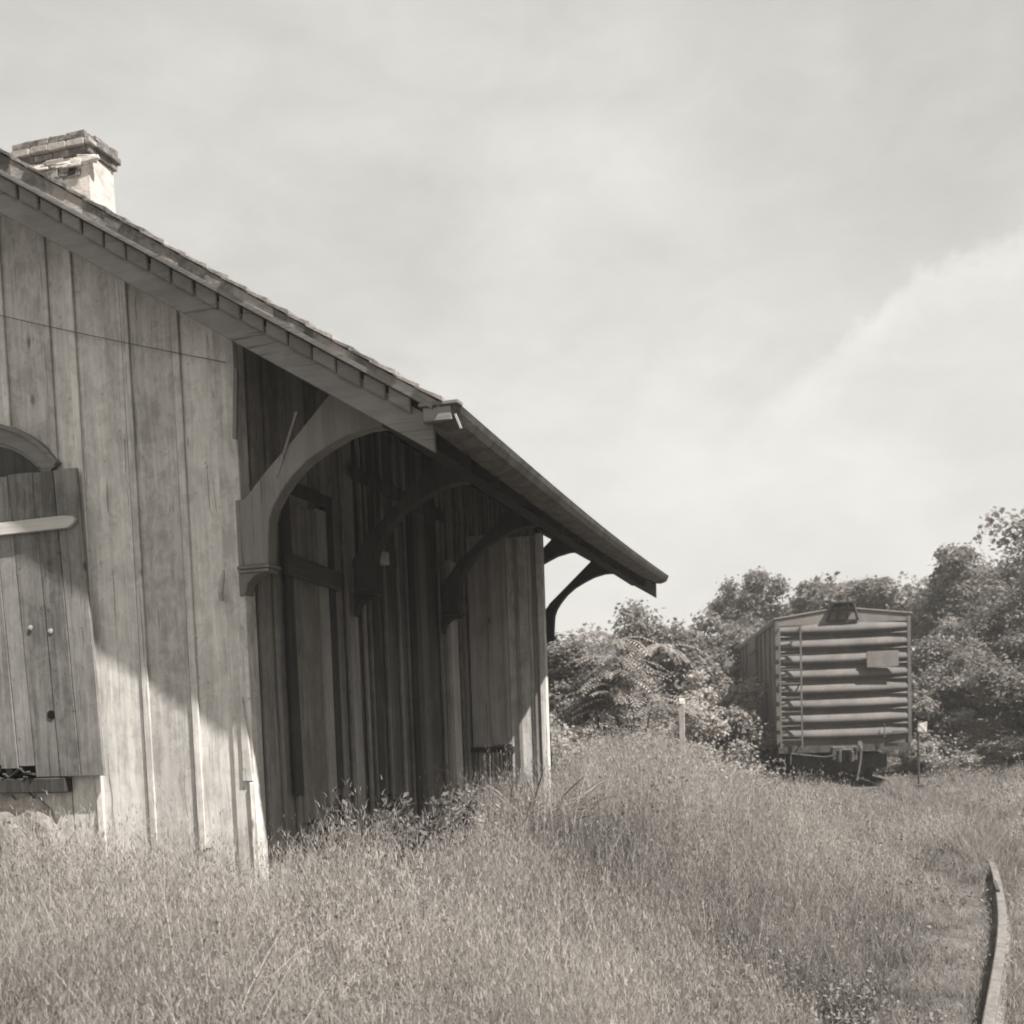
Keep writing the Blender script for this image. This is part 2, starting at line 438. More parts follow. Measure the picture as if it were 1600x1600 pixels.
b = mb(); b.bar((X0+.03, Y0-.04, 3.85), (X0+.07, Y0-.05, 4.32), .03, .02); b.bar((X0+.33, Y0-.02, 3.55), (X0+.52, Y0-.04, 3.98), .035, .02)
b.build('loose_lath', M['brace'], depot)
b = mb(); b.box((X0-.002, YF-.16, GZ), (X0+.05, YF+.02, low(X0)+.2), .3, j=.004)
for k in range(7):
    z = .9+.28*k; b.box((X0+.03, YF-.05, z), (X0+.03+random.uniform(.03, .12), YF+.03, z+random.uniform(.06, .16)), .2, j=.02)
b.tube([(X0+.05, YF+.05, 2.7), (X0+.06, YF+.05, 1.6), (X0+.10, YF+.06, .5)], .045, 7)
b.build('far_corner_board', M['darkz'], depot)

# foundation under the sill: plastered rubble, ragged top
b = mb(); nx_, nz_ = 44, 26; vs = []
for i in range(nx_+1):
    x = -7.3+1.86*i/nx_
    zt = 1.36+.02*math.sin(x*31)+.015*math.sin(x*73) - .62*max(0, min(1, (x+5.72)/.26))**1.3
    for k_ in range(nz_+1):
        z = .2+(zt-.2)*k_/nz_
        d = .06+.010*math.sin(x*17+z*9)+.006*math.sin(x*41-z*33)+random.uniform(-.004, .004)
        vs.append((x, Y0-max(.012, d*(1-.6*(k_/nz_)**6)), z))
b.add(vs, [(i*(nz_+1)+k_, (i+1)*(nz_+1)+k_, (i+1)*(nz_+1)+k_+1, i*(nz_+1)+k_+1) for i in range(nx_) for k_ in range(nz_)], .6)
n0 = len(vs); top_ = [vs[i*(nz_+1)+nz_] for i in range(nx_+1)]
b.add(top_+[(x, Y0-.002, z) for x, y_, z in top_], [(i, i+1, nx_+2+i, nx_+1+i) for i in range(nx_)], .6)
b.add([vs[nx_*(nz_+1)+k_] for k_ in range(nz_+1)]+[(vs[-1][0], Y0-.002, vs[nx_*(nz_+1)+k_][2]) for k_ in range(nz_+1)], [(k_, nz_+1+k_, nz_+2+k_, k_+1) for k_ in range(nz_)], .3)
b.build('foundation', M['stone'], depot)
b = mb(); b.box((XL, Y0+.04, .2), (X0-.04, YF-.04, GZ+.02), .5); b.build('floor_base', M['stone'], depot)

# window with arched head, sill and dark inside
b = mb(); cx = (WX0+WX1)/2; hw = (WX1-WX0)/2
def arch(off, n=14, drop=0.0):
    rise = .30; rad = (hw*hw+rise*rise)/(2*rise); zc = 3.76+rise-rad
    a0 = math.asin(hw/rad)
    return [(cx+(rad+off)*math.sin(-a0+2*a0*i/n), zc+(rad+off)*math.cos(-a0+2*a0*i/n)) for i in range(n+1)]
for (o0, o1, ya, yb) in ((-.02, .085, -.045, -.004), (.085, .115, -.065, -.004), (-.045, -.02, -.03, -.004)):
    lo_, hi_ = arch(o0), arch(o1)
    for i in range(14):
        b.prism([lo_[i], lo_[i+1], hi_[i+1], hi_[i]], lambda u, v, w_: (u, w_, v), Y0+ya, Y0+yb, .5)
win = b.build('window', M['trim'], depot)
b = mb(); a_ = arch(-.03)
b.prism([(WX0, 3.70)]+a_+[(WX1, 3.70)], lambda u, v, w_: (u, w_, v), Y0-.020, Y0-.004); b.build('arch_gap_sheet', M['darkz'], win)  # dark sheet in place of the unlit window gap below the arch
b = mb(); b.box((WX0-.02, Y0-.03, WZ0), (WX0+.06, Y0+.06, WZ1)); b.box((WX1-.055, Y0-.03, WZ0), (WX1+.012, Y0+.06, WZ1)); b.box((cx-.03, Y0+.03, WZ0), (cx+.03, Y0+.05, WZ1+.02))
b.build('frame', M['trim'], win, bevel=.004)
b = mb(); b.box((WX0-.1, Y0-.085, 1.40), (-5.45, Y0+.05, 1.50), j=.008); b.build('sill', M['darkz'], win, bevel=.008)
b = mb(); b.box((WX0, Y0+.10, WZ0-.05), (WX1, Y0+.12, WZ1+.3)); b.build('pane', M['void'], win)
b = mb()
for k in range(16):
    x = random.uniform(-6.4, -5.72); b.bar((x, Y0-.05, 1.50+random.random()*.06), (x+random.uniform(-.2, .25), Y0-.09, 1.52+random.random()*.08), .03, .012)
b.build('broken_slat', M['darkz'], win)

# shutter: one leaf of wide planks
b = mb()
px = [-6.42, -6.22, -6.05, -5.89, -5.74, -5.52, -5.34, -5.135]
for i, (x0, x1) in enumerate(zip(px[:-1], px[1:])):
    zb = 1.515 if x0 > -5.8 else 1.60+random.uniform(-.03, .03)
    lx = .035
    zt = 3.765+random.uniform(-.006, .006)
    dy = random.uniform(-.006, .006)
    vs = [(x0+.003+lx, Y0-.075+dy, zb), (x1-.003+lx, Y0-.075+dy, zb), (x1-.003+lx, Y0-.05, zb), (x0+.003+lx, Y0-.05, zb),
          (x0+.003, Y0-.075+dy, zt), (x1-.003, Y0-.075+dy, zt), (x1-.003, Y0-.05, zt), (x0+.003, Y0-.05, zt)]
    vs = [(x-(.045 if k > 3 else 0), y_, z) for k, (x, y_, z) in enumerate(vs)]
    b.add(vs, [(0, 3, 2, 1), (4, 5, 6, 7), (0, 1, 5, 4), (1, 2, 6, 5), (2, 3, 7, 6), (3, 0, 4, 7)])
shut = b.build('shutter', M['shutter'], depot, bevel=.003)
b = mb()
prof = [(-6.5, 3.315), (-5.26, 3.335), (-5.215, 3.36), (-5.19, 3.39), (-5.215, 3.415), (-5.30, 3.425), (-6.5, 3.405)]
b.prism(prof, lambda u, v, w_: (u, w_, v), Y0-.115, Y0-.078)
b.build('crossbar', M['pale'], shut, bevel=.004)
for x, z in ((-5.66, 2.635), (-5.485, 2.60)):
    b = mb(); b.disc((x, Y0-.0835, z), (0, 1, 0), .019, .004, 12); b.disc((x, Y0-.087, z), (0, 1, 0), .007, .004, 8); b.build('washer', M['pale'], shut)
b = mb(); b.disc((-5.53, Y0-.078, 1.98), (0, 1, 0), .035, .006, 8); b.build('knot_hole', M['void'], shut)

# loose wire across the gable
b = MB((-5.9, Y0-.05, 4.9))
pts = []
for i in range(17):
    t = i/16; pts.append((-7.2+3.25*t, Y0-.035, 5.42-1.04*t-.03*math.sin(math.pi*t)))
b.tube(pts, .003, 5)
wr = b.build('wire', M['wire']); wr.location = (-5.9, Y0-.05, 4.9)
tag(wr, 'thin sagging wire strung across the gable boards above the shutter', 'wire')

# boarded opening on the track wall
b = mb()
for (y0_, y1_, z0, z1) in ((7.62, 7.72, 1.3, 3.62), (8.36, 8.48, 1.3, 3.62), (7.62, 8.48, 3.62, 3.72)):
    b.box((X0+.012, y0_, z0), (X0+.05, y1_, z1), j=.004)
bo = b.build('boarded_window', M['darkz'], depot, bevel=.004)
b = mb(); b.box((X0+.014, 8.20, 1.0), (X0+.044, 8.35, 3.58), .9, j=.004); b.box((X0+.014, 7.74, 1.0), (X0+.034, 8.18, 3.55), .2, j=.004); b.build('board', M['side'], bo)
b = mb(); b.bar((X0+.075, 7.55, 3.06), (X0+.075, 8.50, 3.02), .04, .16); b.build('loose_plank', M['plank'], bo, bevel=.004)
b = mb(); b.box((X0+.035, 9.22, 3.28), (X0+.12, 9.52, 3.40), .8, j=.008); b.build('ledger_block', M['palez'], depot, bevel=.005)
# freight door opening and the leaf standing out from the wall
b = mb(); b.box((X0+.034, 11.35, GZ), (X0+.085, 11.56, 3.56), .85, j=.004); b.build('door_jamb', M['door'], depot, bevel=.004)
b = mb(); b.box((X0+.032, 8.93, 3.96), (X0+.06, 11.36, 4.08), .2); b.build('door_header', M['doorway_shaded'], depot)
b = mb(); b.box((X0+.034, 10.2, GZ), (X0+.06, 10.34, 3.95), .35, j=.004); b.build('centre_post', M['darkz'], depot, bevel=.004)
YD = 12.12
b = mb(); xx = [-3.90, -3.66, -3.43, -3.30, -3.17, -3.04]
def door_plank(i, x0, x1):
    zb = (1.50, 1.52, 1.10, 1.08, 1.05)[i]; zt = (3.93, 3.93, 3.88, 3.88, 3.88)[i]
    b.box((x0+.004, YD+random.uniform(-.006, .006), zb), (x1-.004, YD+.035, zt), (.7, .8, .45, .35, .65)[i], j=.003)
for i in (0, 1): door_plank(i, xx[i], xx[i+1])
dl = b.build('freight_door', M['door'], depot, bevel=.003)
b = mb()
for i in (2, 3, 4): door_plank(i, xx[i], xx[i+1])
b.build('outer_board', M['gable'], dl, bevel=.003)  # paler stock on the outer planks puts the sun patch into their colour
b = mb()
for x in (-3.64, -3.45, -3.305, -3.10): b.box((x-.022, YD-.03, 1.6 if x < -3.43 else 1.06), (x+.022, YD-.007, 3.86), j=.003)
b.build('batten', M['door'], dl, bevel=.003)
b = mb(); b.box((-3.055, YD-.045, .6), (-2.985, YD+.05, 3.90), .7, j=.004); b.build('door_post', M['gable'], dl, bevel=.004)  # same pale stock, so the sunlit edge is brightened by colour
b = mb(); b.box((-3.92, YD-.05, 1.44), (-3.40, YD+.06, 1.50), .2, j=.006); b.build('threshold', M['darkz'], dl)

# roof: deck, rafters, courses of shingles
b = mb()
def slope_box(bb, xa, xb, ya, yb, d0, d1, tint=None, j=0.0):
    """slab following the right-hand slope; d0, d1 heights above low()"""
    vs = [(xa, ya, low(xa)+d0), (xb, ya, low(xb)+d0), (xb, yb, low(xb)+d0), (xa, yb, low(xa)+d0),
          (xa, ya, low(xa)+d1), (xb, ya, low(xb)+d1), (xb, yb, low(xb)+d1), (xa, yb, low(xa)+d1)]
    vs = [Vector(v)+Vector((0, random.uniform(-j, j), random.uniform(-j, j))) for v in vs]
    bb.add(vs, [(0, 3, 2, 1), (4, 5, 6, 7), (0, 1, 5, 4), (1, 2, 6, 5), (2, 3, 7, 6), (3, 0, 4, 7)], tint)
DECK = .19
nb = 30
for i in range(nb):
    xa = RX+(-2.27-RX)*i/nb; xb = RX+(-2.27-RX)*(i+1)/nb
    slope_box(b, xa, xb-.004, YR+.03, YRF-.03, DECK, DECK+.05)
    xa2, xb2 = 2*RX-xb, 2*RX-xa
    slope_box(b, xa2+.004, xb2, YR+.03, YRF-.03, DECK, DECK+.05)
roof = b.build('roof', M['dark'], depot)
b = mb()
for i in range(13):
    y = Y0+.3+i*.72
    if y > YF: break
    slope_box(b, X0+.04, -2.30, y-.04, y+.04, .05, DECK-.002, j=.003)
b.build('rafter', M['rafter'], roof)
b = mb(); b.box((-2.62, YR+.04, low(-2.62)-.02), (-2.50, YRF-.04, low(-2.62)+.15)); b.build('purlin', M['rafter'], roof)
# shingle courses
def rise(x):
    x = x if x > RX else 2*RX-x
    return .030+.026*max(0, -2.3-x)
b = mb()
for i in range(20):
    xa = RX+(-2.20-RX)*i/20; xb = RX+(-2.20-RX)*(i+1)/20; n_ = len(b.v)
    for (p, q_) in ((xa, xb), (2*RX-xb, 2*RX-xa)):
        vs = [(x, y, low(x)+d) for d in (0, 1) for x, y in ((p, YR-.07), (q_, YR-.07), (q_, YRF+.04), (p, YRF+.04))]
        vs = [(x, y, low(x)+.290+(rise(x) if k_ > 3 else 0)) for k_, (x, y, z) in enumerate(vs)]
        b.add(vs, [(0, 3, 2, 1), (4, 5, 6, 7), (0, 1, 5, 4), (1, 2, 6, 5), (2, 3, 7, 6), (3, 0, 4, 7)])
b.build('sheathing', M['shingle'], roof)
b = mb(); T0 = .285; nc = 38
for sgn in (1, -1):
    for i in range(nc):
        xa = RX+(-2.20-RX)*i/nc; xb = RX+(-2.20-RX)*(i+1)/nc+.03
        if sgn > 0:
            ys = [YR-.09]
            while ys[-1] < YRF+.04: ys.append(min(ys[-1]+(random.uniform(.25, .6) if i % 3 else random.uniform(.5, 1.2)), YRF+.05))
        else: ys = [YR-.09, YRF+.05]
        for ya, yb in zip(ys[:-1], ys[1:]):
            jit = random.uniform(-.012, .012); lift = random.uniform(-.004, .006)
            vs = []
            for (yy) in (ya, yb):
                e_ = (random.uniform(-.015, .015) if yy in (ys[0], ys[-1]) else -.002)
                for (x, d) in ((xa, T0), (xb+jit, T0+.012), (xb+jit, T0+.038+lift), (xa, T0+.012)):
                    X_ = x if sgn > 0 else 2*RX-x
                    vs.append((X_, yy+e_, low(x)+d+rise(x)+.008))
            b.add(vs, [(0, 1, 2, 3), (7, 6, 5, 4), (0, 4, 5, 1), (1, 5, 6, 2), (2, 6, 7, 3), (3, 7, 4, 0)])
b.build('shingles', M['shingle'], roof)
b = mb()                                   # barge boards
for yy0, yy1 in ((YR, YR+.04), (YRF-.04, YRF)):
    b = mb(); slope_box(b, RX, -2.265, yy0, yy1, .0, DECK+.02, .5)
    slope_box(b, EXL+.17, RX, yy0, yy1, .0, DECK+.02, .4)
    b.build('barge_board', M['trim'], roof, bevel=.004)
b = mb(); x = -2.40; k = 0                      # row of blocks above the barge board
while x > RX+.15:
    wd = .148 + random.uniform(-.008, .006)
    if True:
        slope_box(b, x-wd, x, YR-.026+random.uniform(-.004, .004), YR-.001, DECK-.035+random.uniform(-.008, .008), DECK+.062, j=.004)
    x -= .163
b.build('dentil_moulding', M['trim'], roof, bevel=.014)
b = mb(); slope_box(b, RX, -2.24, YR-.030, YR+.028, DECK+.064, T0-.006, .3); slope_box(b, RX, -2.24, YR-.078, YR+.026, T0-.028, T0+.004, .5, j=.003)
b.build('crown_moulding', M['trim'], roof)
# gutter along the eave with its boxed near end
b = mb()
prof = [(-2.315, 3.665), (-2.20, 3.655), (-2.125, 3.68), (-2.10, 3.725), (-2.085, 3.762), (-2.30, 3.772)]
n = 12
def sag(y): t = (y-YR)/(YRF-YR); return .05*t-.05*math.sin(math.pi*t)
for i in range(n):
    ya, yb = YR-.05+(YRF-YR+.10)*i/n, YR-.05+(YRF-YR+.10)*(i+1)/n
    ya_s, yb_s = sag(ya), sag(yb)
    vs = [(u, ya, v+ya_s) for u, v in prof]+[(u, yb, v+yb_s) for u, v in prof]
    m_ = len(prof); fs = [(i_, (i_+1) % m_, m_+(i_+1) % m_, m_+i_) for i_ in range(m_)]
    if i == 0: fs.append(tuple(range(m_-1, -1, -1)))
    if i == n-1: fs.append(tuple(range(m_, 2*m_)))
    b.add(vs, fs, random.random()*.3+.3)
b.build('gutter', M['gutter'], roof)
b = mb(); b.box((-2.33, YR-.075, 3.755), (-2.075, YR+.02, 3.778), .6, j=.003); b.box((-2.305, YR-.062, 3.665), (-2.125, YR-.04, 3.745), .9, j=.004)
b.build('gutter_end', M['trim'], roof, bevel=.004)
b = mb(); b.bar((-2.11, YR-.03, 3.70), (-2.075, YR-.03, 3.61), .012, .012); b.build('gutter_hook', M['palez'], roof)

# brackets: post leg, curved brace, foot moulding
LEFT = [(-3.93, 2.97), (-3.93, 3.43), (-3.858, 3.43), (-3.683, 3.606), (-3.451, 3.81), (-3.174, 4.075), (-3.12, 4.135)]
ARC = [(-2.62, 3.82), (-2.787, 3.825), (-2.917, 3.823), (-3.069, 3.79), (-3.214, 3.728), (-3.362, 3.652), (-3.478, 3.56), (-3.567, 3.462), (-3.635, 3.365), (-3.672, 3.27), (-3.688, 3.10), (-3.695, 2.97)]
for k, yb in enumerate((6.965, 8.85, 11.15, 13.15, 15.44)):
    b = mb(); dx = -.0 if k else 0
    base = 0.0 if k else .0
    pts = (LEFT if not k else [(-3.885, 2.97), (-3.885, 3.25), (-3.72, 3.46), (-3.45, 3.70), (-3.25, 3.88), (-3.05, 4.06), (-2.99, 4.115)]) + ARC
    b.prism(pts, lambda u, v, w_: (u, w_, v), yb, yb+.13, random.random()*.3+.4)
    BM = M['brace_shaded'] if k else M['brace']
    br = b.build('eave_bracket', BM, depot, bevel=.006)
    b = mb(); xl = -3.93+(.045 if k else 0)
    b.box((xl, yb-.026, 2.945), (-3.675, yb+.15, 2.968)); b.box((xl, yb-.014, 2.92), (-3.69, yb+.14, 2.943))
    b.prism([(xl, 2.918), (-3.72, 2.918), (-3.80, 2.90), (-3.86, 2.85), (-3.885, 2.77), (xl, 2.76)], lambda u, v, w_: (u, w_, v), yb-.004, yb+.12)
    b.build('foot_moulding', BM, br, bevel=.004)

# chimney: rendered stack with corbelled brick top
b = mb(); CX0, CX1, CYa, CYb = -7.58, -6.74, 9.5, 9.90
b.box((CX0, CYa, 5.6), (CX1, CYb, 7.46), .6, j=.012)
ch = b.build('chimney', M['stucco'], roof, bevel=.02)
b = mb()
for zi, (z, ex) in enumerate(((7.45, .015), (7.52, .045), (7.59, .025))):
    x = CX0-ex
    while x < CX1+ex-.03:
        x2 = min(x+random.uniform(.19, .23), CX1+ex)
        if not (zi == 2 and random.random() < .3):
            b.box((x+.004, CYa-ex-random.uniform(0, .012), z+.004), (x2-.004, CYa-ex+.11, z+.066), (random.random()*.5 if zi != 1 else .9), j=.006)
        x = x2
    y = CYa-ex+.11
    while y < CYb+ex-.02:
        y2 = min(y+.22, CYb+ex)
        b.box((CX1+ex-.11, y+.004, z+.004), (CX1+ex+random.uniform(0, .012), y2-.004, z+.066), random.random()*.5, j=.006); y = y2
    b.box((CX0-ex+.01, CYa-ex+.1, z+.006), (CX1+ex-.1, CYb+ex-.01, z+.06), .2)
b.build('brick_cap', M['brick'], ch, bevel=.006)
b = mb()
for k in range(11):
    x = random.uniform(CX0+.05, CX1-.2); z = 7.30+.12*random.random()-.10*abs(x-CX0-.3)
    b.box((x-.09, CYa-.012-.012*random.random(), z-.03), (x+.09, CYa+.02, z+.03), random.random()*.7, j=.018)
b.build('exposed_brick', M['brick'], ch, bevel=.006)
b = mb(); b.box((-6.98, CYa-.03, 7.27), (-6.90, CYa+.01, 7.33), .1, j=.01); b.build('missing_brick', M['void'], ch)
b = mb()
for k in range(16):
    x = random.uniform(CX0, CX1); z = 7.36+.05*random.random()
    b.box((x-.1, CYa-.02-.015*random.random(), z-.02), (x+.1, CYa+.02, z+.02), random.random(), j=.02)
b.build('stucco_patch', M['stucco'], ch, bevel=.01)

# ------------------------------------------------------------------ railway
def rail_obj(name, off, label, mat):
    ys = np.concatenate([np.arange(-6, 40, .4), np.arange(40, 70, 2)])
    b = MB((0, 0, 0)); prof = [(-.065, -.15), (.065, -.15), (.065, -.138), (.012, -.115), (.012, -.04), (.034, -.03), (.034, -.006), (.026, 0), (-.026, 0), (-.034, -.006), (-.034, -.03), (-.012, -.04), (-.012, -.115), (-.065, -.138)]
    ring = []
    for y in ys:
        x = float(rail_x(y)); d = (float(rail_x(y+.1))-float(rail_x(y-.1)))/.2
        t = Vector((d, 1, 0)).normalized(); r = Vector((t.y, -t.x, 0))
        c = Vector((x, y, -0.005+.0*min(1, max(0, (y-10)/17))+.012*math.sin(y*1.3)*math.sin(y*.37))) + r*off
        ring.append([c+r*u+Vector((0, 0, v)) for u, v in prof])
    n = len(prof); vs = [p for rg in ring for p in rg]
    fs = [(i*n+k, i*n+(k+1) % n, (i+1)*n+(k+1) % n, (i+1)*n+k) for i in range(len(ys)-1) for k in range(n)]
    b.add(vs, fs, .5)
    o = b.build(name, mat); tag(o, label, 'rail', None); return o
r1 = rail_obj('railway_rail', 0, 'curving bare steel rail showing through short weeds at lower right', M['rail'])
r2 = rail_obj('railway_rail', -1.5, 'steel rail overgrown by the tall meadow grass leading under the boxcar', M['iron'])
b = MB(); c = Vector((float(rail_x(11.6)), 11.6, -.03)); b.bar(c+Vector((-.05, -.3, 0)), c+Vector((.0, .3, 0)), .03, .09); b.build('fishplate', M['iron'], r1)
# ------------------------------------------------------------------ boxcar
AXR = math.atan2(.141, .99)
car = thing('boxcar', 'old steel boxcar with ribbed end standing on the overgrown siding', 'railway car', (0.55, 27.2, -.0), AXR)
HWc = 1.53; ZS = 1.0; ZE = 3.93; PK = 4.13; LEN = 12.4
def cb(): return MB((0, 0, 0))
b = cb()                                  # body shell
prof = [(-HWc, ZS), (HWc, ZS), (HWc, ZE), (0, PK-.03), (-HWc, ZE)]
b.prism(prof, lambda u, v, w_: (u, w_, v), 0.06, LEN, .5)
body = b.build('body', M['carside'], car)
# side panels: posts and a wide door
b = cb()
y = .12
for s in (-1, 1):
    for k in range(11):
        yy = .1+k*1.215
        if 4.6 < yy < 7.4: continue
        b.box((s*HWc-.05, yy-.05, ZS+.02), (s*HWc+.05, yy+.05, ZE-.02), .3)
    b.box((min(s*HWc, s*(HWc+.04)), 0.07, ZS-.12), (max(s*HWc, s*(HWc+.04)), LEN-.01, ZS+.06), .3)
    b.box((min(s*HWc, s*(HWc+.05)), 0.07, ZE-.09), (max(s*HWc, s*(HWc+.05)), LEN-.01, ZE+.005), .6)
b.build('side_posts', M['carside'], body)
for s in (-1, 1):
    b = cb(); b.box((min(s*HWc, s*(HWc+.07)), 4.8, ZS+.07), (max(s*HWc, s*(HWc+.07)), 7.2, ZE-.10), .6)
    for k in range(4): b.box((min(s*(HWc+.07), s*(HWc+.10)), 4.85, 1.4+k*.68), (max(s*(HWc+.07), s*(HWc+.10)), 7.15, 1.46+k*.68), .4)
    b.build('sliding_door', M['carside'], body)
# ribbed end
b = cb(); b.box((-HWc, -.0, ZS-.1), (HWc, .058, ZE-.16), .5)
for s in (-1, 1): b.box((min(s*(HWc-.05), s*(HWc+.03)), -.04, ZS-.1), (max(s*(HWc-.05), s*(HWc+.03)), .056, ZE+.02), .6)
ce = b.build('end_wall', M['car'], body)
b = cb(); b.box((-HWc, -.05, ZS-.28), (HWc, .05, ZS-.105), .2); b.build('end_sill', M['iron'], body)  # sill coloured dark to draw the shadow band below the lowest rib
def rib(bb, xa, xb, zc, hmax, dmax, taper, n=26):
    """horizontal bulged rib; taper(t) gives 0..1 size along it"""
    seg = 6; vs = []
    for i in range(n+1):
        t = i/n; x = xa+(xb-xa)*t; s = max(taper(t), .02)
        for dp, zz in ((0, .5), (.45, .30), (.85, .02), (1, -.18), (.86, -.34), (.45, -.44), (0, -.48)):
            vs.append((x, -.002-dmax*s*dp, zc+hmax*(.3+.7*s)*zz))
    fs = [(i*(seg+1)+k, i*(seg+1)+k+1, (i+1)*(seg+1)+k+1, (i+1)*(seg+1)+k) for i in range(n) for k in range(seg)]
    bb.add(vs, fs, .6)
b = cb(); zs = [1.17+.356*k for k in range(8)]
for z in zs:
    rib(b, -HWc+.06, HWc-.06, z, .29, .12, lambda t: min(1, .42+.62*math.sin(math.pi*t)**.9))
for z in zs[:-1]:
    zc = z+.20
    rib(b, -HWc+.06, -.55, zc, .06, .05, lambda t: 1-t**1.4)
    rib(b, .45, HWc-.06, zc, .06, .05, lambda t: 1-(1-t)**1.4)
b.build('end_ribs', M['car'], ce, smooth=True)
b = cb(); b.prism([(-HWc-.02, ZE-.16), (HWc+.02, ZE-.16), (HWc+.02, ZE), (0, PK), (-HWc-.02, ZE)], lambda u, v, w_: (u, w_, v), -.03, .055, .7); b.build('end_fascia', M['carlight'], body)
b = cb()
for s in (-1, 1):
    b.add([(0, -.06, PK+.005), (s*(HWc+.06), -.06, ZE), (s*(HWc+.06), LEN+.05, ZE), (0, LEN+.05, PK+.005), (0, -.06, PK+.035), (s*(HWc+.06), -.06, ZE+.03), (s*(HWc+.06), LEN+.05, ZE+.03), (0, LEN+.05, PK+.035)],
          [(0, 1, 2, 3), (4, 5, 6, 7), (0, 1, 5, 4), (1, 2, 6, 5), (2, 3, 7, 6), (3, 0, 4, 7)], .6)
    for k in range(1, 11): b.bar((0, k*1.18, PK+.045), (s*(HWc+.05), k*1.18, ZE+.04), .06, .03)
rf = b.build('roof', M['carroof'], body)
b = cb()
for i in range(3): b.box((-.26+i*.18, -.25, PK+.10), (-.26+i*.18+.165, LEN+.2, PK+.14))
b.build('running_board', M['darkz'], rf)
b = cb()
for s in (-1, 1):
    b.bar((s*.22, -.22, PK+.09), (s*.36, -.06, ZE-.10), .05, .04); b.bar((s*.08, -.22, PK+.09), (s*.12, -.06, ZE-.10), .035, .035)
    b.bar((s*.26, -.2, PK+.05), (s*.26, .3, PK+.05), .05, .08)
b.bar((-.36, -.075, ZE-.10), (.36, -.075, ZE-.10), .04, .03); b.bar((-.30, -.15, PK-.06), (.30, -.15, PK-.06), .03, .03)
b.build('running_board_bracket', M['iron'], rf)
b = cb(); xa, xb_ = -HWc+.05, -HWc+.54                    # end ladder
for x in (xa, xb_): b.box((x-.02, -.23, ZS-.15), (x+.02, -.195, ZE-.17), .7)
for k in range(9): b.bar((xa, -.21, 1.05+k*.335), (xb_, -.21, 1.05+k*.335), .03, .025)
for z in (1.0, 2.4, 3.7):
    for x in (xa, xb_): b.bar((x, -.2, z), (x, -.0, z), .03, .02)
b.build('end_ladder', M['car'], ce)
b = cb(); b.box((.52, -.215, 2.70), (1.24, -.165, 3.07)); b.build('route_board', M['carlight'], ce, bevel=.004)
b = cb()
b.tube([(HWc-.42, -.10, 1.18), (HWc-.42, -.16, 1.18), (HWc-.12, -.16, 1.18), (HWc-.12, -.10, 1.18)], .014, 6)
b.tube([(HWc-.62, -.10, 1.05), (HWc-.62, -.16, 1.05), (HWc-.62, -.16, 1.36), (HWc-.62, -.10, 1.36)], .014, 6)
b.build('grab_iron', M['car'], ce)
for s in (-1, 1):
    b = cb(); b.tube([(s*(HWc-.03), .15, ZS-.1), (s*(HWc-.02), .15, ZS-.46), (s*(HWc-.02), .55, ZS-.46), (s*(HWc-.03), .55, ZS-.1)], .02, 6)
    b.build('sill_step', M['iron'], body)
b = cb()                                   # coupler with knuckle
b.box((-.12, -.32, .58), (.12, .1, .74), .6); b.box((-.22, -.50, .48), (-.12, -.28, .80), .9, j=.015); b.box((-.13, -.44, .74), (.15, -.28, .82), .9, j=.015)
b.box((.06, -.54, .48), (.16, -.3, .77), .8, j=.015); b.box((-.30, -.1, .50), (.30, .04, .86), .4)
b.build('coupler', M['iron'], car, bevel=.03)
b = cb(); b.tube([(.34, -.18, .95), (.36, -.26, .8), (.33, -.28, .5), (.27, -.30, .18), (.24, -.30, .05)], [.03, .03, .025, .025, .035], 7); b.build('air_hose', M['gutter'], car)
b = cb(); b.disc((.34, -.2, .92), (0, 1, 0), .055, .09, 10); b.build('angle_cock', M['carlight'], car)
b = cb(); b.tube([(-1.25, -.16, .72), (-.5, -.2, .62), (-.1, -.3, .66)], .014, 6); b.tube([(-1.25, -.16, .72), (-1.27, -.16, .45)], .014, 6); b.build('uncoupling_lever', M['gutter'], car)
b = cb(); b.box((-.35, .1, .6), (.35, LEN-.1, .96), .2); b.box((-HWc+.1, .1, .82), (HWc-.1, .3, .95), .2); b.box((-1.2, 3.6, .45), (1.2, 5.6, .9), .2); b.box((-1.1, .55, .30), (1.1, .62, .62), .2); b.box((-.9, .75, .18), (.9, .80, .5), .2); b.build('underframe', M['iron'], car)
for yc in (1.95, LEN-1.95):
    b = cb()
    for s in (-1, 1):
        b.prism([(yc-1.05, .34), (yc-1.05, .56), (yc-.45, .68), (yc+.45, .68), (yc+1.05, .56), (yc+1.05, .34), (yc+.8, .34), (yc+.4, .22), (yc-.4, .22), (yc-.8, .34)], lambda u, v, w_: (w_, u, v), s*1.0-.06, s*1.0+.06, .3)
        for d in (-.85, .85): b.box((s*1.0-.12, yc+d-.13, .32), (s*1.0+.12, yc+d+.13, .58), .3)
    b.box((-1.0, yc-.18, .45), (1.0, yc+.18, .68), .2)
    tk = b.build('truck', M['iron'], car, bevel=.01)
    for d in (-.85, .85):
        b = cb(); b.tube([(-.9, yc+d, .42), (.9, yc+d, .42)], .07, 10)
        b.build('axle', M['iron'], tk)
        for s in (-1, 1):
            b = cb(); b.disc((s*.755, yc+d, .42), (1, 0, 0), .42, .12, 28); b.disc((s*.70, yc+d, .42), (1, 0, 0), .45, .03, 28)
            b.build('wheel', M['iron'], tk)

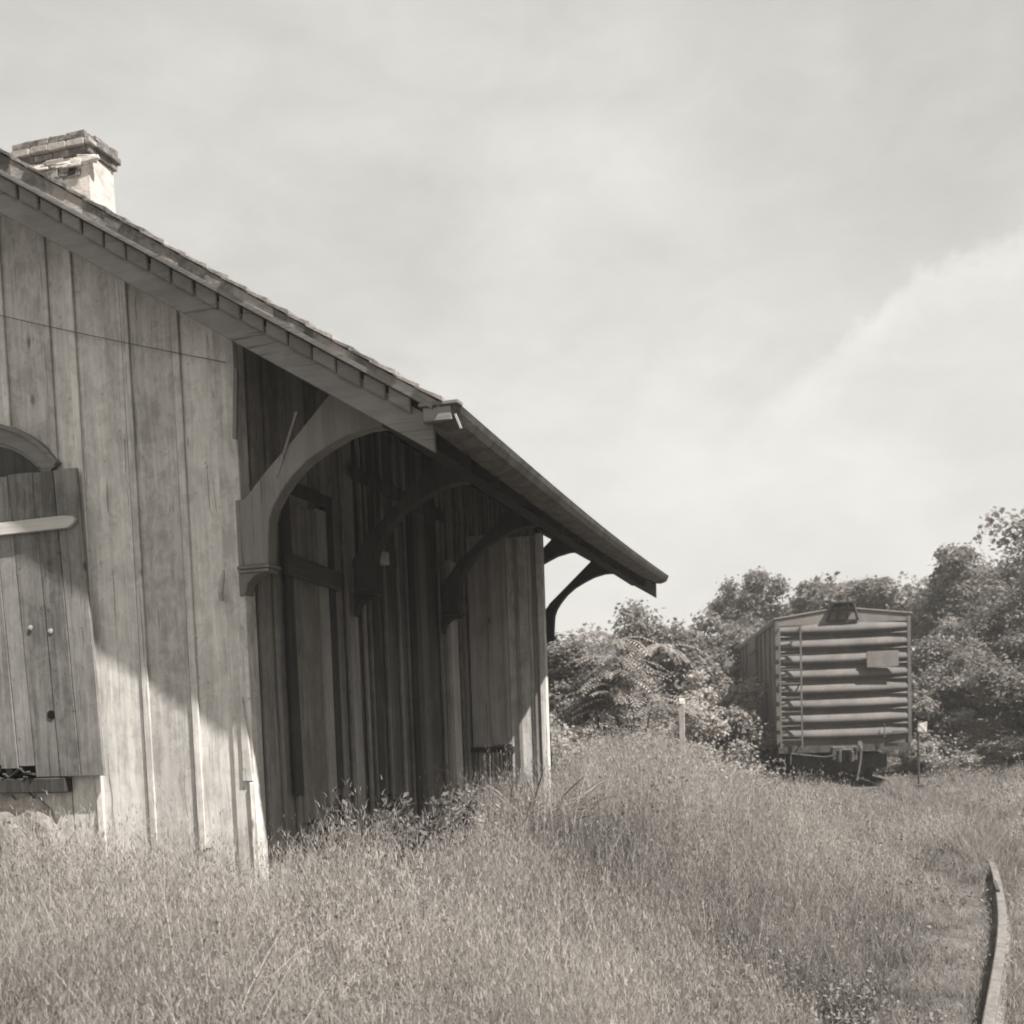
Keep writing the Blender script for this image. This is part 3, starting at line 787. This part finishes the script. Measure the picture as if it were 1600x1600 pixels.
# posts
def gz(x, y): return float(ground_z(x, y))
px, py = -2.35, 19.5
p = thing('marker_post', 'short white capped marker post in the weeds left of the boxcar', 'post', (px, py, gz(px, py)))
b = MB(); b.box((-.045, -.04, -.2), (.04, .035, 1.52), .5, j=.006); b.build('stake', M['concrete'], p)
b = MB(); b.box((-.05, -.045, 1.51), (.05, .045, 1.60), .5, j=.012); b.build('cap', M['white'], p, bevel=.01)
px, py = 1.98, 24.2
p = thing('switch_stand', 'thin upright switch stand with a pale target against the boxcar corner', 'switch stand', (px, py, gz(px, py)))
b = MB(); b.tube([(0, 0, -.1), (.0, 0, 1.6)], .025, 8); b.build('mast', M['iron'], p)
b = MB(); b.box((-.1, -.1, .0), (.12, .1, .28), .3, j=.02); b.build('base', M['iron'], p, bevel=.02)
b = MB(); b.box((.0, -.04, 1.36), (.17, -.02, 1.56), .5, j=.03); b.build('target', M['palez'], p)

# ------------------------------------------------------------------ vegetation
def leaf_quads(P, Nrm, L, Wd, tint, fold=.15):
    """diamond leaves: centre P, normal Nrm, random spin"""
    n = len(P); Nrm = Nrm/np.linalg.norm(Nrm, axis=1, keepdims=True)
    a = RNG.normal(size=(n, 3)); T = np.cross(Nrm, a); T /= np.linalg.norm(T, axis=1, keepdims=True)+1e-9
    B = np.cross(Nrm, T)
    L = np.broadcast_to(L, n)[:, None]; Wd = np.broadcast_to(Wd, n)[:, None]
    v = np.stack([P-T*L*.5, P-B*Wd*.5+Nrm*L*fold*.5+T*L*.06, P+T*L*.5, P+B*Wd*.5+Nrm*L*fold*.5+T*L*.06], 1)
    q = np.arange(n*4).reshape(n, 4)
    return v.reshape(-1, 3), q, np.repeat(tint, 4)

def limb_points(p, d, length, n=5, bend=.25, up=.15):
    pts = [Vector(p)]; d = Vector(d).normalized()
    for i in range(n):
        d = (d+Vector((random.uniform(-bend, bend), random.uniform(-bend, bend), random.uniform(-bend, bend)+up))).normalized()
        pts.append(pts[-1]+d*length/n)
    return pts, d

def make_tree(name, label, cat, h, cr, base, loc, leaves, lsize, mat, seed, trunk_r=.14, nl=9, squash=.75, sub=5, group=None, stems=1, spread=.45):
    """tapered trunk, limbs, and leaf clumps at the twig ends"""
    random.seed(seed)
    root = thing(name, label, cat, loc, 0, group)
    b = MB(); tips = []
    for st in range(stems):
        a = random.uniform(0, 6.28); lean = (.08 if stems == 1 else .35)
        tp, td = limb_points((0, 0, -.15), (math.cos(a)*lean, math.sin(a)*lean, 1), h*.8, 7, .10, .08)
        b.tube(tp, [trunk_r*(1-.85*i/7)/math.sqrt(stems) for i in range(8)], 7)
        for k in range(max(3, nl//stems)):
            t = base/h+ (1-base/h)*(k+.3*random.random())/max(3, nl//stems)
            i = min(6, int(t*7)); p0 = tp[i].lerp(tp[i+1], t*7-i)
            ang = a+2.4*k+random.uniform(-.5, .5)
            ll = cr*(1.05-.55*abs(t-.35))*random.uniform(.75, 1.1)*(1 if t < .8 else .6)
            lp, ld = limb_points(p0, (math.cos(ang), math.sin(ang), spread), ll, 4, .3, .12)
            b.tube(lp, [trunk_r*.38*(1-.8*j/4) for j in range(5)], 5)
            for q_ in range(sub):
                m = random.randint(1, 4); tips.append((lp[m]+Vector((random.gauss(0, .16*cr), random.gauss(0, .16*cr), random.gauss(0, .12*cr))), random.uniform(.5, 1.0)))
        tips.append((tp[-1], .9)); tips.append((tp[-2], .9))
    b.build('trunk', M['bark'], root)
    C = np.array([tuple(t[0]) for t in tips]); S = np.array([t[1]*random.choice((.6, .9, 1.1)) for t in tips])*cr*.33
    ci = RNG.choice(len(C), leaves, p=S**2/np.sum(S**2))
    dirs = RNG.normal(size=(leaves, 3)); dirs /= np.linalg.norm(dirs, axis=1, keepdims=True)
    rad = S[ci]*(RNG.random(leaves)**.45)*(.7+.5*RNG.random(leaves))*np.where(RNG.random(leaves) < .07, 1.3, 1)
    P = C[ci]+dirs*rad[:, None]*np.array([1, 1, squash])
    P[:, 2] = np.maximum(P[:, 2], .1)
    N = dirs*.6+RNG.normal(size=(leaves, 3))*.55+np.array([.1, -.1, .75])
    ct = RNG.random(len(C))
    tint = np.clip(ct[ci]*.55+RNG.random(leaves)*.45, 0, 1)
    ls = lsize*(.6+.8*RNG.random(leaves))
    v, q, tt = leaf_quads(P, N, ls, ls*.6, tint)
    np_mesh('crown', v, q, tt, mat, root)
    return root

def copy_tree(root, loc, rz, sc, label, group=None):
    c = root.copy(); COL.objects.link(c); c.location = loc; c.rotation_euler = (0, 0, rz); c.scale = sc; c['label'] = label
    for ch in root.children:
        d = ch.copy(); COL.objects.link(d); d.parent = c
    return c

def at(rx, y): return (rx*y, y, gz(rx*y, y))       # heading (x per metre of y) and distance

# tall trees behind the boxcar and at the right
t1 = make_tree('tree', 'tall dark tree rising left behind the boxcar', 'tree', 8.6, 2.0, 1.6, at(-.074, 50), 24000, .15, M['leaf'], 21, .15, 11, .8, 6, 'trees of the far treeline')
t2 = make_tree('tree', 'broad leafy tree rising highest at the right edge', 'tree', 7.5, 3.4, .8, at(.178, 42), 46000, .155, M['leaf'], 22, .2, 13, .8, 7, 'trees of the far treeline')
t3 = make_tree('tree', 'round topped pale far tree between depot eave and tall dark tree', 'tree', 7.2, 2.3, 1.4, at(-.125, 66), 13000, .20, M['leafpale'], 23, .16, 9, .85, 5, 'trees of the far treeline')
for (rx, y, s, rz, src, lb) in (
    (-.156, 70, (1.25, 1.25, 1.0), 1.0, t3, 'rounded far tree just right of the depot eave tip, behind the sumac'),
    (-.044, 50, (.95, .95, 1.13), 2.1, t1, 'slender dark tree, second of the two tall ones left behind the boxcar'),
    (-.018, 52, (1.2, 1.2, 1.07), 4.0, t1, 'bushy tree showing just above the left half of the boxcar roof'),
    (.022, 50, (1.25, 1.25, 1.02), 5.2, t1, 'lower bushy tree showing just above the right half of the boxcar roof'),
    (.062, 47, (1.25, 1.25, .98), .6, t1, 'low tree filling the gap right of the boxcar roof corner'),
    (.102, 44, (1.1, 1.1, 1.06), 3.3, t1, 'wispy topped tree right of the boxcar, beside the highest tree'),
    (.135, 38, (.75, .75, .72), 2.2, t2, 'thick spreading tree directly in front of the tall right edge tree'),
    (.205, 37, (.8, .8, .84), 4.4, t2, 'leafy tree cut by the right frame edge')):
    copy_tree(src, at(rx, y), rz, s, lb, 'trees of the far treeline')

# shrubs
s1 = make_tree('shrub', 'dense leafy shrub crowding the left side of the boxcar', 'shrub', 2.1, 1.3, .2, at(-.092, 27.5), 9000, .11, M['leafpale'], 31, .05, 10, .8, 5, 'shrubs at the meadow edge', 4)
s2 = make_tree('shrub', 'dark tangled shrub beside the right corner of the boxcar', 'shrub', 3.2, 1.8, .2, at(.098, 34), 15000, .125, M['leaf'], 32, .06, 10, .8, 5, 'shrubs at the meadow edge', 4)
for (rx, y, s, rz, src, lb) in (
    (-.100, 30, (1.3, 1.2, 1.25), 1.3, s1, 'tall pale shrub between marker post and boxcar'),
    (-.130, 33, (1.3, 1.3, 1.35), 2.6, s2, 'dark shrub right behind the feathery sumac'),
    (-.185, 31, (1.2, 1.2, 1.1), .4, s1, 'pale shrub left behind the feathery sumac'),
    (-.232, 30, (1.3, 1.3, .95), 3.9, s2, 'shrub showing just beyond the far corner of the depot'),
    (-.205, 24, (.85, .85, .62), 5.1, s2, 'low dark shrub below the sumac near the depot corner'),
    (-.095, 40, (1.6, 1.6, 1.6), 4.2, s2, 'big shrub under the tall dark trees left of the boxcar'),
    (-.060, 44, (1.5, 1.5, 1.9), .9, s1, 'tall shrub hidden partly by the boxcar side'),
    (.128, 33, (1.1, 1.0, .75), .9, s1, 'pale low shrub right of the switch stand'),
    (.165, 32, (1.1, 1.1, .95), 2.3, s2, 'dark shrub in deep shade at the right edge'),
    (.088, 32, (.8, .8, .5), 4.7, s1, 'small pale bush at the foot of the boxcar right corner'),
    (.148, 30, (.8, .8, .45), 1.7, s1, 'low pale bush in front of the shaded right edge')):
    copy_tree(src, at(rx, y), rz, s, lb, 'shrubs at the meadow edge')

# sumac: arching compound leaves from a few stems
def make_sumac(loc, seed):
    random.seed(seed)
    root = thing('sumac_shrub', 'feathery pale sumac with long drooping fronds beyond the depot corner', 'shrub', loc)
    b = MB(); P = []; N = []; Ls = []; T = []
    verts = []; quads = []; tints = []
    heads = []
    for s in range(7):
        a = random.uniform(0, 6.28)
        tp, td = limb_points((random.uniform(-.5, .5), random.uniform(-.5, .5), -.1), (math.cos(a)*.45, math.sin(a)*.45, 1), random.uniform(1.2, 2.7), 6, .14, .1)
        b.tube(tp, [.035*(1-.6*i/6) for i in range(7)], 6); heads.append(tp[-1])
        if s % 2 == 0: heads.append(tp[-2])
    for hd in heads:
        nf = 10
        for k in range(nf):
            an = 2*math.pi*k/nf+random.uniform(-.2, .2); L = random.uniform(.8, 1.25); el = random.uniform(.0, .7)
            p = hd.copy(); d = Vector((math.cos(an)*math.cos(el), math.sin(an)*math.cos(el), math.sin(el)))
            tn = random.random(); pp = [p.copy()]
            for m in range(13):
                d = (d+Vector((random.gauss(0, .05), random.gauss(0, .05), -.08))).normalized(); p = p+d*L/13; pp.append(p.copy())
                side = d.cross(Vector((0, 0, 1))).normalized(); upn = side.cross(d)
                for sg in (-1, 1):
                    ll = .18*(1-.5*abs(m-6)/7)*random.uniform(.7, 1.2); w_ = .05
                    tipv = p+(side*sg*.9+d*.45+Vector((0, 0, -.25))).normalized()*ll
                    mid = (p+tipv)/2+upn*.012
                    i0 = len(verts); verts += [tuple(p), tuple(mid-d*w_/2), tuple(tipv), tuple(mid+d*w_/2)]
                    quads.append((i0, i0+1, i0+2, i0+3)); tints += [tn*.6+.4*random.random()]*4
            b.tube(pp, .006, 4, caps=False)
    b.build('stem', M['bark'], root)
    np_mesh('frond', np.array(verts), np.array(quads), np.array(tints), M['frond'], root)
    return root
make_sumac(at(-.168, 23.0), 5)

# woodland behind and added light-blocking trees at right, one mass
def mass(name, label, n, fx, size, mat, cat):
    P, S = fx(n)
    d = RNG.normal(size=(n, 3))*.6+np.array([.1, -.2, .7])
    v, q, tt = leaf_quads(P, d, size*S, size*S*.65, np.clip(RNG.random(n)*.5+.5*(.5+.5*wav(P[:, 0]*1.0, P[:, 2]*1.6+P[:, 1]*.4, 9, 2.2)), 0, 1))
    o = np_mesh(name, v, q, tt, mat); tag(o, label, cat, None, 'stuff'); return o
def f_wood(n):
    nc = 420
    rx = RNG.uniform(-.36, .34, nc); y = RNG.uniform(44, 74, nc)
    top = 5.7+1.0*wav(rx*60, y*.2, 5, .25)+2.0*sstep(rx, .02, .16)+.3*sstep(rx, -.12, -.06)
    z = RNG.uniform(.1, 1, nc)**.8*top; r = RNG.uniform(.6, 1.4, nc)
    ci = RNG.integers(0, nc, n); dr = RNG.normal(size=(n, 3)); dr /= np.linalg.norm(dr, axis=1, keepdims=True)
    rr = r[ci]*RNG.random(n)**.45
    P = np.stack([rx[ci]*y[ci], y[ci], z[ci]], 1)+dr*rr[:, None]*np.array([1, 1, .75])
    P[:, 2] = np.maximum(P[:, 2], .1)
    ns_ = n//2; k = 400                                  # unseen wood right of the siding, raised and thickened to block sky light
    cx_ = RNG.uniform(11.8, 20, k); cy_ = RNG.uniform(-16, 46, k); cz_ = RNG.uniform(.3, 11.0, k)*(.82+.18*np.sin(cy_)); r_ = RNG.uniform(1.0, 2.0, k)
    ci = RNG.integers(0, k, ns_); dr = RNG.normal(size=(ns_, 3)); dr /= np.linalg.norm(dr, axis=1, keepdims=True)
    P[:ns_] = np.stack([cx_, cy_, cz_], 1)[ci]+dr*(r_[ci]*RNG.random(ns_)**.4)[:, None]
    S = .6+.8*RNG.random(n); S[:ns_] *= 2.1
    P[:, 2] = np.maximum(P[:, 2], .1)
    return P, S
mass('woodland', 'continuous distant woodland closing off the meadow, with unseen sky-blocking trees added at right', 180000, f_wood, .24, M['leaf'], 'woodland')
def f_under(n):
    nc = 900
    y = RNG.uniform(18, 42, nc); rx = RNG.uniform(-.36, .30, nc)
    x = rx*y; dtr = x-(rail_x(y)-.75)
    keep = (np.abs(dtr) > 2.1+.0*y) & ~((x < -3.6) & (y < 17.5)) & ~((dtr > 0) & (y < 29))
    dens = sstep(y, 17, 27); keep &= RNG.random(nc) < dens+.08
    x, y = x[keep], y[keep]; nc = len(x)
    hgt = RNG.uniform(.25, .8, nc)*(.6+.7*sstep(y, 22, 34)); r = RNG.uniform(.25, .7, nc)
    ci = RNG.integers(0, nc, n); dr = RNG.normal(size=(n, 3)); dr /= np.linalg.norm(dr, axis=1, keepdims=True)
    P = np.stack([x[ci], y[ci], ground_z(x, y)[ci]+hgt[ci]*.8], 1)+dr*(r[ci]*RNG.random(n)**.45)[:, None]*np.array([1, 1, .8])
    P[:, 2] = np.maximum(P[:, 2], ground_z(P[:, 0], P[:, 1])+.05)
    return P, .6+.8*RNG.random(n)
mass('undergrowth', 'tangled pale undergrowth of leafy weeds at the meadow edge', 80000, f_under, .075, M['leafpale'], 'undergrowth')

# weeds by the depot wall and in the meadow
def make_weed(name, label, cat, loc, h, r, stems, leaves, ls, mat, seed, spikes=False, group=None):
    random.seed(seed); root = thing(name, label, cat, loc, 0, group)
    b = MB(); pts = []
    for s in range(stems):
        a = random.uniform(0, 6.28); rr = r*math.sqrt(random.random())*.7
        tp, td = limb_points((rr*math.cos(a), rr*math.sin(a), -.05), (math.cos(a)*.35, math.sin(a)*.35, 1), h*random.uniform(.55, 1.05), 5, .16, .04)
        b.tube(tp, [.006*(1-.6*i/5) for i in range(6)], 4)
        pts += [(tp[i].lerp(tp[i+1], random.random())) for i in range(5) for _ in range(max(1, leaves//(stems*5)))]
        if spikes:
            tip = tp[-1]; b.tube([tip, tip+Vector((.004, 0, .05)), tip+Vector((.008, 0, .11)), tip+Vector((.01, 0, .14))], [.003, .008, .007, .002], 5)
    b.build('stem', M['bark'] if spikes else mat, root)
    P = np.array([tuple(p) for p in pts]); n = len(P); P = P+RNG.normal(size=(n, 3))*ls*.45
    P[:, 2] = np.maximum(P[:, 2], .03)
    v, q, tt = leaf_quads(P, RNG.normal(size=(n, 3))*.5+np.array([0, -.3, .7]), ls*(.5+RNG.random(n)), ls*.45*(.5+RNG.random(n)), RNG.random(n))
    np_mesh('foliage', v, q, tt, mat, root)
    return root
def wp(x, y): return (x, y, gz(x, y))
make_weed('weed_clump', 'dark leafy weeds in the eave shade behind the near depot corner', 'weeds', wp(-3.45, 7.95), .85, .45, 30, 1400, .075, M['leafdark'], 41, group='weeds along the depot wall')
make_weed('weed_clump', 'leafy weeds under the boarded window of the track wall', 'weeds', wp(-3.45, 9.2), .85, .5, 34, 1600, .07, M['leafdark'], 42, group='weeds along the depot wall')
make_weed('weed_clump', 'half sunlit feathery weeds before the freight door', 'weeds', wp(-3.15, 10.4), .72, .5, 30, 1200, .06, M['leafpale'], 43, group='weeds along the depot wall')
make_weed('weed_clump', 'vine leaves climbing the foundation below the window sill', 'weeds', wp(-5.95, 6.66), 1.0, .5, 30, 1500, .06, M['leafpale'], 44, group='weeds along the depot wall')
make_weed('flower_weed', 'dark stemmed weed with seed spikes in the middle of the meadow', 'weed', wp(-2.43, 6.05), .50, .16, 9, 150, .035, M['leafdark'], 45, True, 'weeds standing in the meadow')
make_weed('flower_weed', 'broad dark weed clump in the meadow below the far depot corner', 'weed', wp(-2.23, 8.75), .52, .22, 10, 320, .045, M['leafdark'], 46, True, 'weeds standing in the meadow')
make_weed('flower_weed', 'small dark weed low in the grass left of the bare rail', 'weed', wp(.15, 7.0), .28, .12, 7, 90, .045, M['leafdark'], 47, False, 'weeds standing in the meadow')

# meadow grass: every blade real geometry, all of it one object
def h_grass(x, y):
    d = rail_x(y)-x                                      # metres left of the right rail
    h = .56+.12*wav(x, y, 17, .9)+.10*wav(x, y, 18, 3.2)+.07*wav(x, y, 20, 8.0)
    trk = np.where(d > 0, np.maximum(sstep(d, .12, 2.2), .6*sstep(y, 14.2, 15.5)*(1-sstep(y, 19, 22))), 0)
    h = h*(.15+.85*trk)
    h = np.where(d <= 0, .10+.04*wav(x, y, 19, 2.5)+.16*sstep(-d, .15, .7)+.15*sstep(-d, .5, 2.5)*sstep(y, 12, 20), h)
    h = h*(1-.25*sstep(y, 18, 30)*(np.abs(d-.75) > 2))*(1-.62*sstep(y, 20.5, 24)*(1-sstep(np.abs(d-.75), 1.6, 2.6)))
    h = h*(1+.45*np.exp(-((x+2.3)/1.0)**2)*sstep(y, 8.5, 11)*(1-sstep(y, 16, 18)))
    h = h*(1-.7*np.exp(-((x+3.35)/.55)**2)*sstep(y, 6.9, 7.3)*(1-sstep(y, 9.6, 11)))
    return np.maximum(h, .05)
def sample_xy(n, y0_, y1_, pw):
    u = RNG.random(n); e = 1-pw
    y = (y0_**e+u*(y1_**e-y0_**e))**(1/e)
    x = y*RNG.uniform(-1.0, .30, n)+RNG.uniform(-.6, .6, n)
    ok = ~((x < -3.93) & (y > 6.98)) 
    ok &= ~((x < -4.0) & (y > 6.98))
    return x[ok], y[ok]
def blades(x, y, h, wd, tint, lean, seg=3, lift=0.0):
    n = len(x); z0 = ground_z(x, y)-.02+lift
    ph = RNG.uniform(0, 2*math.pi, n); ps = RNG.uniform(0, math.pi, n)
    rows = []
    for i in range(seg+1):
        t = i/seg
        px_ = x+np.cos(ph)*lean*h*t**1.8; py_ = y+np.sin(ph)*lean*h*t**1.8; pz_ = z0+h*t*(1-.25*lean*t)
        ww = wd*(1-t**1.6*.92)*.5
        rows.append(np.stack([px_-np.cos(ps)*ww, py_-np.sin(ps)*ww, pz_], 1)); rows.append(np.stack([px_+np.cos(ps)*ww, py_+np.sin(ps)*ww, pz_], 1))
    V = np.stack(rows, 1); k = 2*(seg+1)
    base = (np.arange(n)*k)[:, None]
    Q = np.concatenate([base+np.array([[2*i, 2*i+1, 2*i+3, 2*i+2]]) for i in range(seg)], 0)
    return V.reshape(-1, 3), Q, np.repeat(tint, k)
parts = []
def patch(x, y): return .5+.38*wav(x, y, 23, .8)+.30*wav(x, y, 24, 3.6)
x, y = sample_xy(520000, 2.6, 48, .62)
cl = np.clip(.5+.9*wav(x, y, 41, 5.0)+.5*wav(x, y, 42, 11.0), 0, 1)       # tussocks
h = h_grass(x, y)*RNG.uniform(.45, 1.1, len(x))*(.62+.5*cl); wd = (.0026+.00042*y)*RNG.uniform(.6, 1.4, len(x))
parts.append(blades(x, y, h, wd, np.clip(.36+.26*(RNG.random(len(x))-.5)+.8*(patch(x, y)-.5)+.45*(cl-.5)+.16*wav(x, y, 61, 19.0), 0, 1), RNG.uniform(.05, .95, len(x))))
x, y = sample_xy(90000, 2.6, 48, .62)                     # low matted layer
h = h_grass(x, y)*RNG.uniform(.2, .5, len(x)); wd = (.006+.0008*y)*RNG.uniform(.6, 1.4, len(x))
parts.append(blades(x, y, h, wd, np.clip(.1+.4*RNG.random(len(x)), 0, 1), RNG.uniform(.6, 1.5, len(x)), 2))
x, y = sample_xy(80000, 2.6, 34, .7)                      # stalks with seed heads
h = h_grass(x, y); ok = (h > .2) & (RNG.random(len(x)) < .18+1.1*np.clip(wav(x, y, 51, 1.5)+.25+.6*wav(x, y, 52, 5.0), 0, 1)); x, y, h = x[ok], y[ok], h[ok]
h = h*RNG.uniform(.85, 1.3, len(x))*np.where(RNG.random(len(x)) < .10, 1.28, 1); ln = RNG.uniform(.05, .5, len(x))
parts.append(blades(x, y, h, (.0022+.00035*y), np.clip(.6+.4*RNG.random(len(x)), 0, 1), ln, 3))
xt, yt = sample_xy(9000, 2.8, 22, .9); ht = h_grass(xt, yt); ok = ht > .3; xt, yt, ht = xt[ok], yt[ok], ht[ok]*RNG.uniform(1.05, 1.55, ok.sum())
lt = RNG.uniform(.05, .6, len(xt))
parts.append(blades(xt, yt, ht, .0034+.0004*yt, np.clip(.6+.4*RNG.random(len(xt)), 0, 1), lt, 5))     # long bleached culms
xs_, ys_ = sample_xy(900, 3.2, 10, .5); hs_ = h_grass(xs_, ys_); ok = hs_ > .3; xs_, ys_, hs_ = xs_[ok], ys_[ok], hs_[ok]*RNG.uniform(1.1, 1.7, ok.sum())
parts.append(blades(xs_, ys_, hs_, .0075, np.clip(.8+.2*RNG.random(len(xs_)), 0, 1), RNG.uniform(.05, 1.0, len(xs_)), 6))     # a few dry stems standing clear
x = np.concatenate([x, xt]); y = np.concatenate([y, yt]); h = np.concatenate([h, ht]); ln = np.concatenate([ln, lt])
ns = 7; hx = np.repeat(x, ns); hy = np.repeat(y, ns); hh = np.repeat(h, ns); lh = np.repeat(ln, ns)
parts.append(blades(hx+RNG.normal(size=len(hx))*.026, hy+RNG.normal(size=len(hx))*.026, RNG.uniform(.018, .06, len(hx)), (.0028+.00042*hy)*RNG.uniform(.6, 1.3, len(hx)), np.clip(.58+.3*(RNG.random(len(hx))-.5)+.6*(patch(hx, hy)-.5)+.2*wav(hx, hy, 62, 15.0), 0, 1), RNG.uniform(.1, .9, len(hx)), 2, hh*RNG.uniform(.68, 1.0, len(hx))))
for off_, n_, ya_, yb_ in ((0, 9000, 12.6, 27.0), (-.10, 2600, 5.5, 14), (.10, 1200, 5.5, 14), (-1.5, 13000, 3.0, 26.5)):      # grass growing through the rails
    y = ya_*(yb_/ya_)**RNG.random(n_); x = rail_x(y)+off_+RNG.normal(size=n_)*(.035 if abs(off_) == .10 else .16)-(0 if abs(off_) == .10 else .05)
    parts.append(blades(x, y, RNG.uniform(.22, .46, n_)*(1-.35*sstep(y, 22, 25))*np.where(abs(off_) == .10, .26, sstep(y, ya_-.8, ya_+2.2)*.6+.4), (.003+.0005*y)*RNG.uniform(.6, 1.4, n_), np.clip(.1+.55*RNG.random(n_), 0, 1), RNG.uniform(.1, .9, n_)))
nw = 200000                                                 # small broad leaves among the blades
x, y = sample_xy(nw, 2.8, 40, .62); ok = (wav(x, y, 29, 1.6)+.35*RNG.normal(size=len(x))) > .35; x, y = x[ok], y[ok]
hz = ground_z(x, y)+h_grass(x, y)*RNG.uniform(.3, .98, len(x)); sz = (.013+.0011*y)*RNG.uniform(.6, 1.5, len(x))
v, q, tt = leaf_quads(np.stack([x, y, hz], 1), RNG.normal(size=(len(x), 3))*.6+np.array([0, -.2, .6]), sz*1.5, sz*.8, np.clip(RNG.random(len(x))*.42, 0, 1)); parts.append((v, q, tt))
off = 0; VV = []; QQ = []; TT = []
for v, q, t_ in parts: VV.append(v); QQ.append(q+off); TT.append(t_); off += len(v)
gs = np_mesh('meadow_grass', np.concatenate(VV), np.concatenate(QQ), np.concatenate(TT), M['grass'])
tag(gs, 'tall seeding meadow grass covering the ground', 'grass', None, 'stuff')

# a leaning tuft of tall seeding grass catching the sun before the door
random.seed(77)
root = thing('tall_grass_tuft', 'arching tuft of tall sunlit seed grass before the freight door', 'grass tuft', wp(-2.75, 10.1))
b = MB()
for k in range(44):
    a = random.gauss(.5, 1.1); L = random.uniform(.6, 1.05)
    p = Vector((random.gauss(0, .14), random.gauss(0, .14), 0)); d = Vector((.38*math.cos(a), .3*math.sin(a), 1)).normalized(); pts = [p.copy()]
    for m in range(7):
        d = (d+Vector((.10*math.cos(a), .04, -.10))).normalized(); p = p+d*L/7; pts.append(p.copy())
    b.tube(pts, [.0025]*5+[.007, .008, .002], 5)
b.build('stalks', M['grass'], root)

# ------------------------------------------------------------------ summer haze
b = MB((0, 0, 0)); b.box((-1000, -400, -1.6), (1000, 1700, 14.5))
hz = b.build('haze', None)
m = bpy.data.materials.new('haze'); m.use_nodes = True; t = NT(m.node_tree); t.n.clear()
o_ = t.add('ShaderNodeOutputMaterial'); pv = t.add('ShaderNodeVolumePrincipled', inp={'Color': (.95, .93, .88, 1), 'Density': .0016, 'Anisotropy': .2})
t.l.new(pv.outputs[0], o_.inputs['Volume']); hz.data.materials.clear(); hz.data.materials.append(m); tag(hz, kind='stuff')
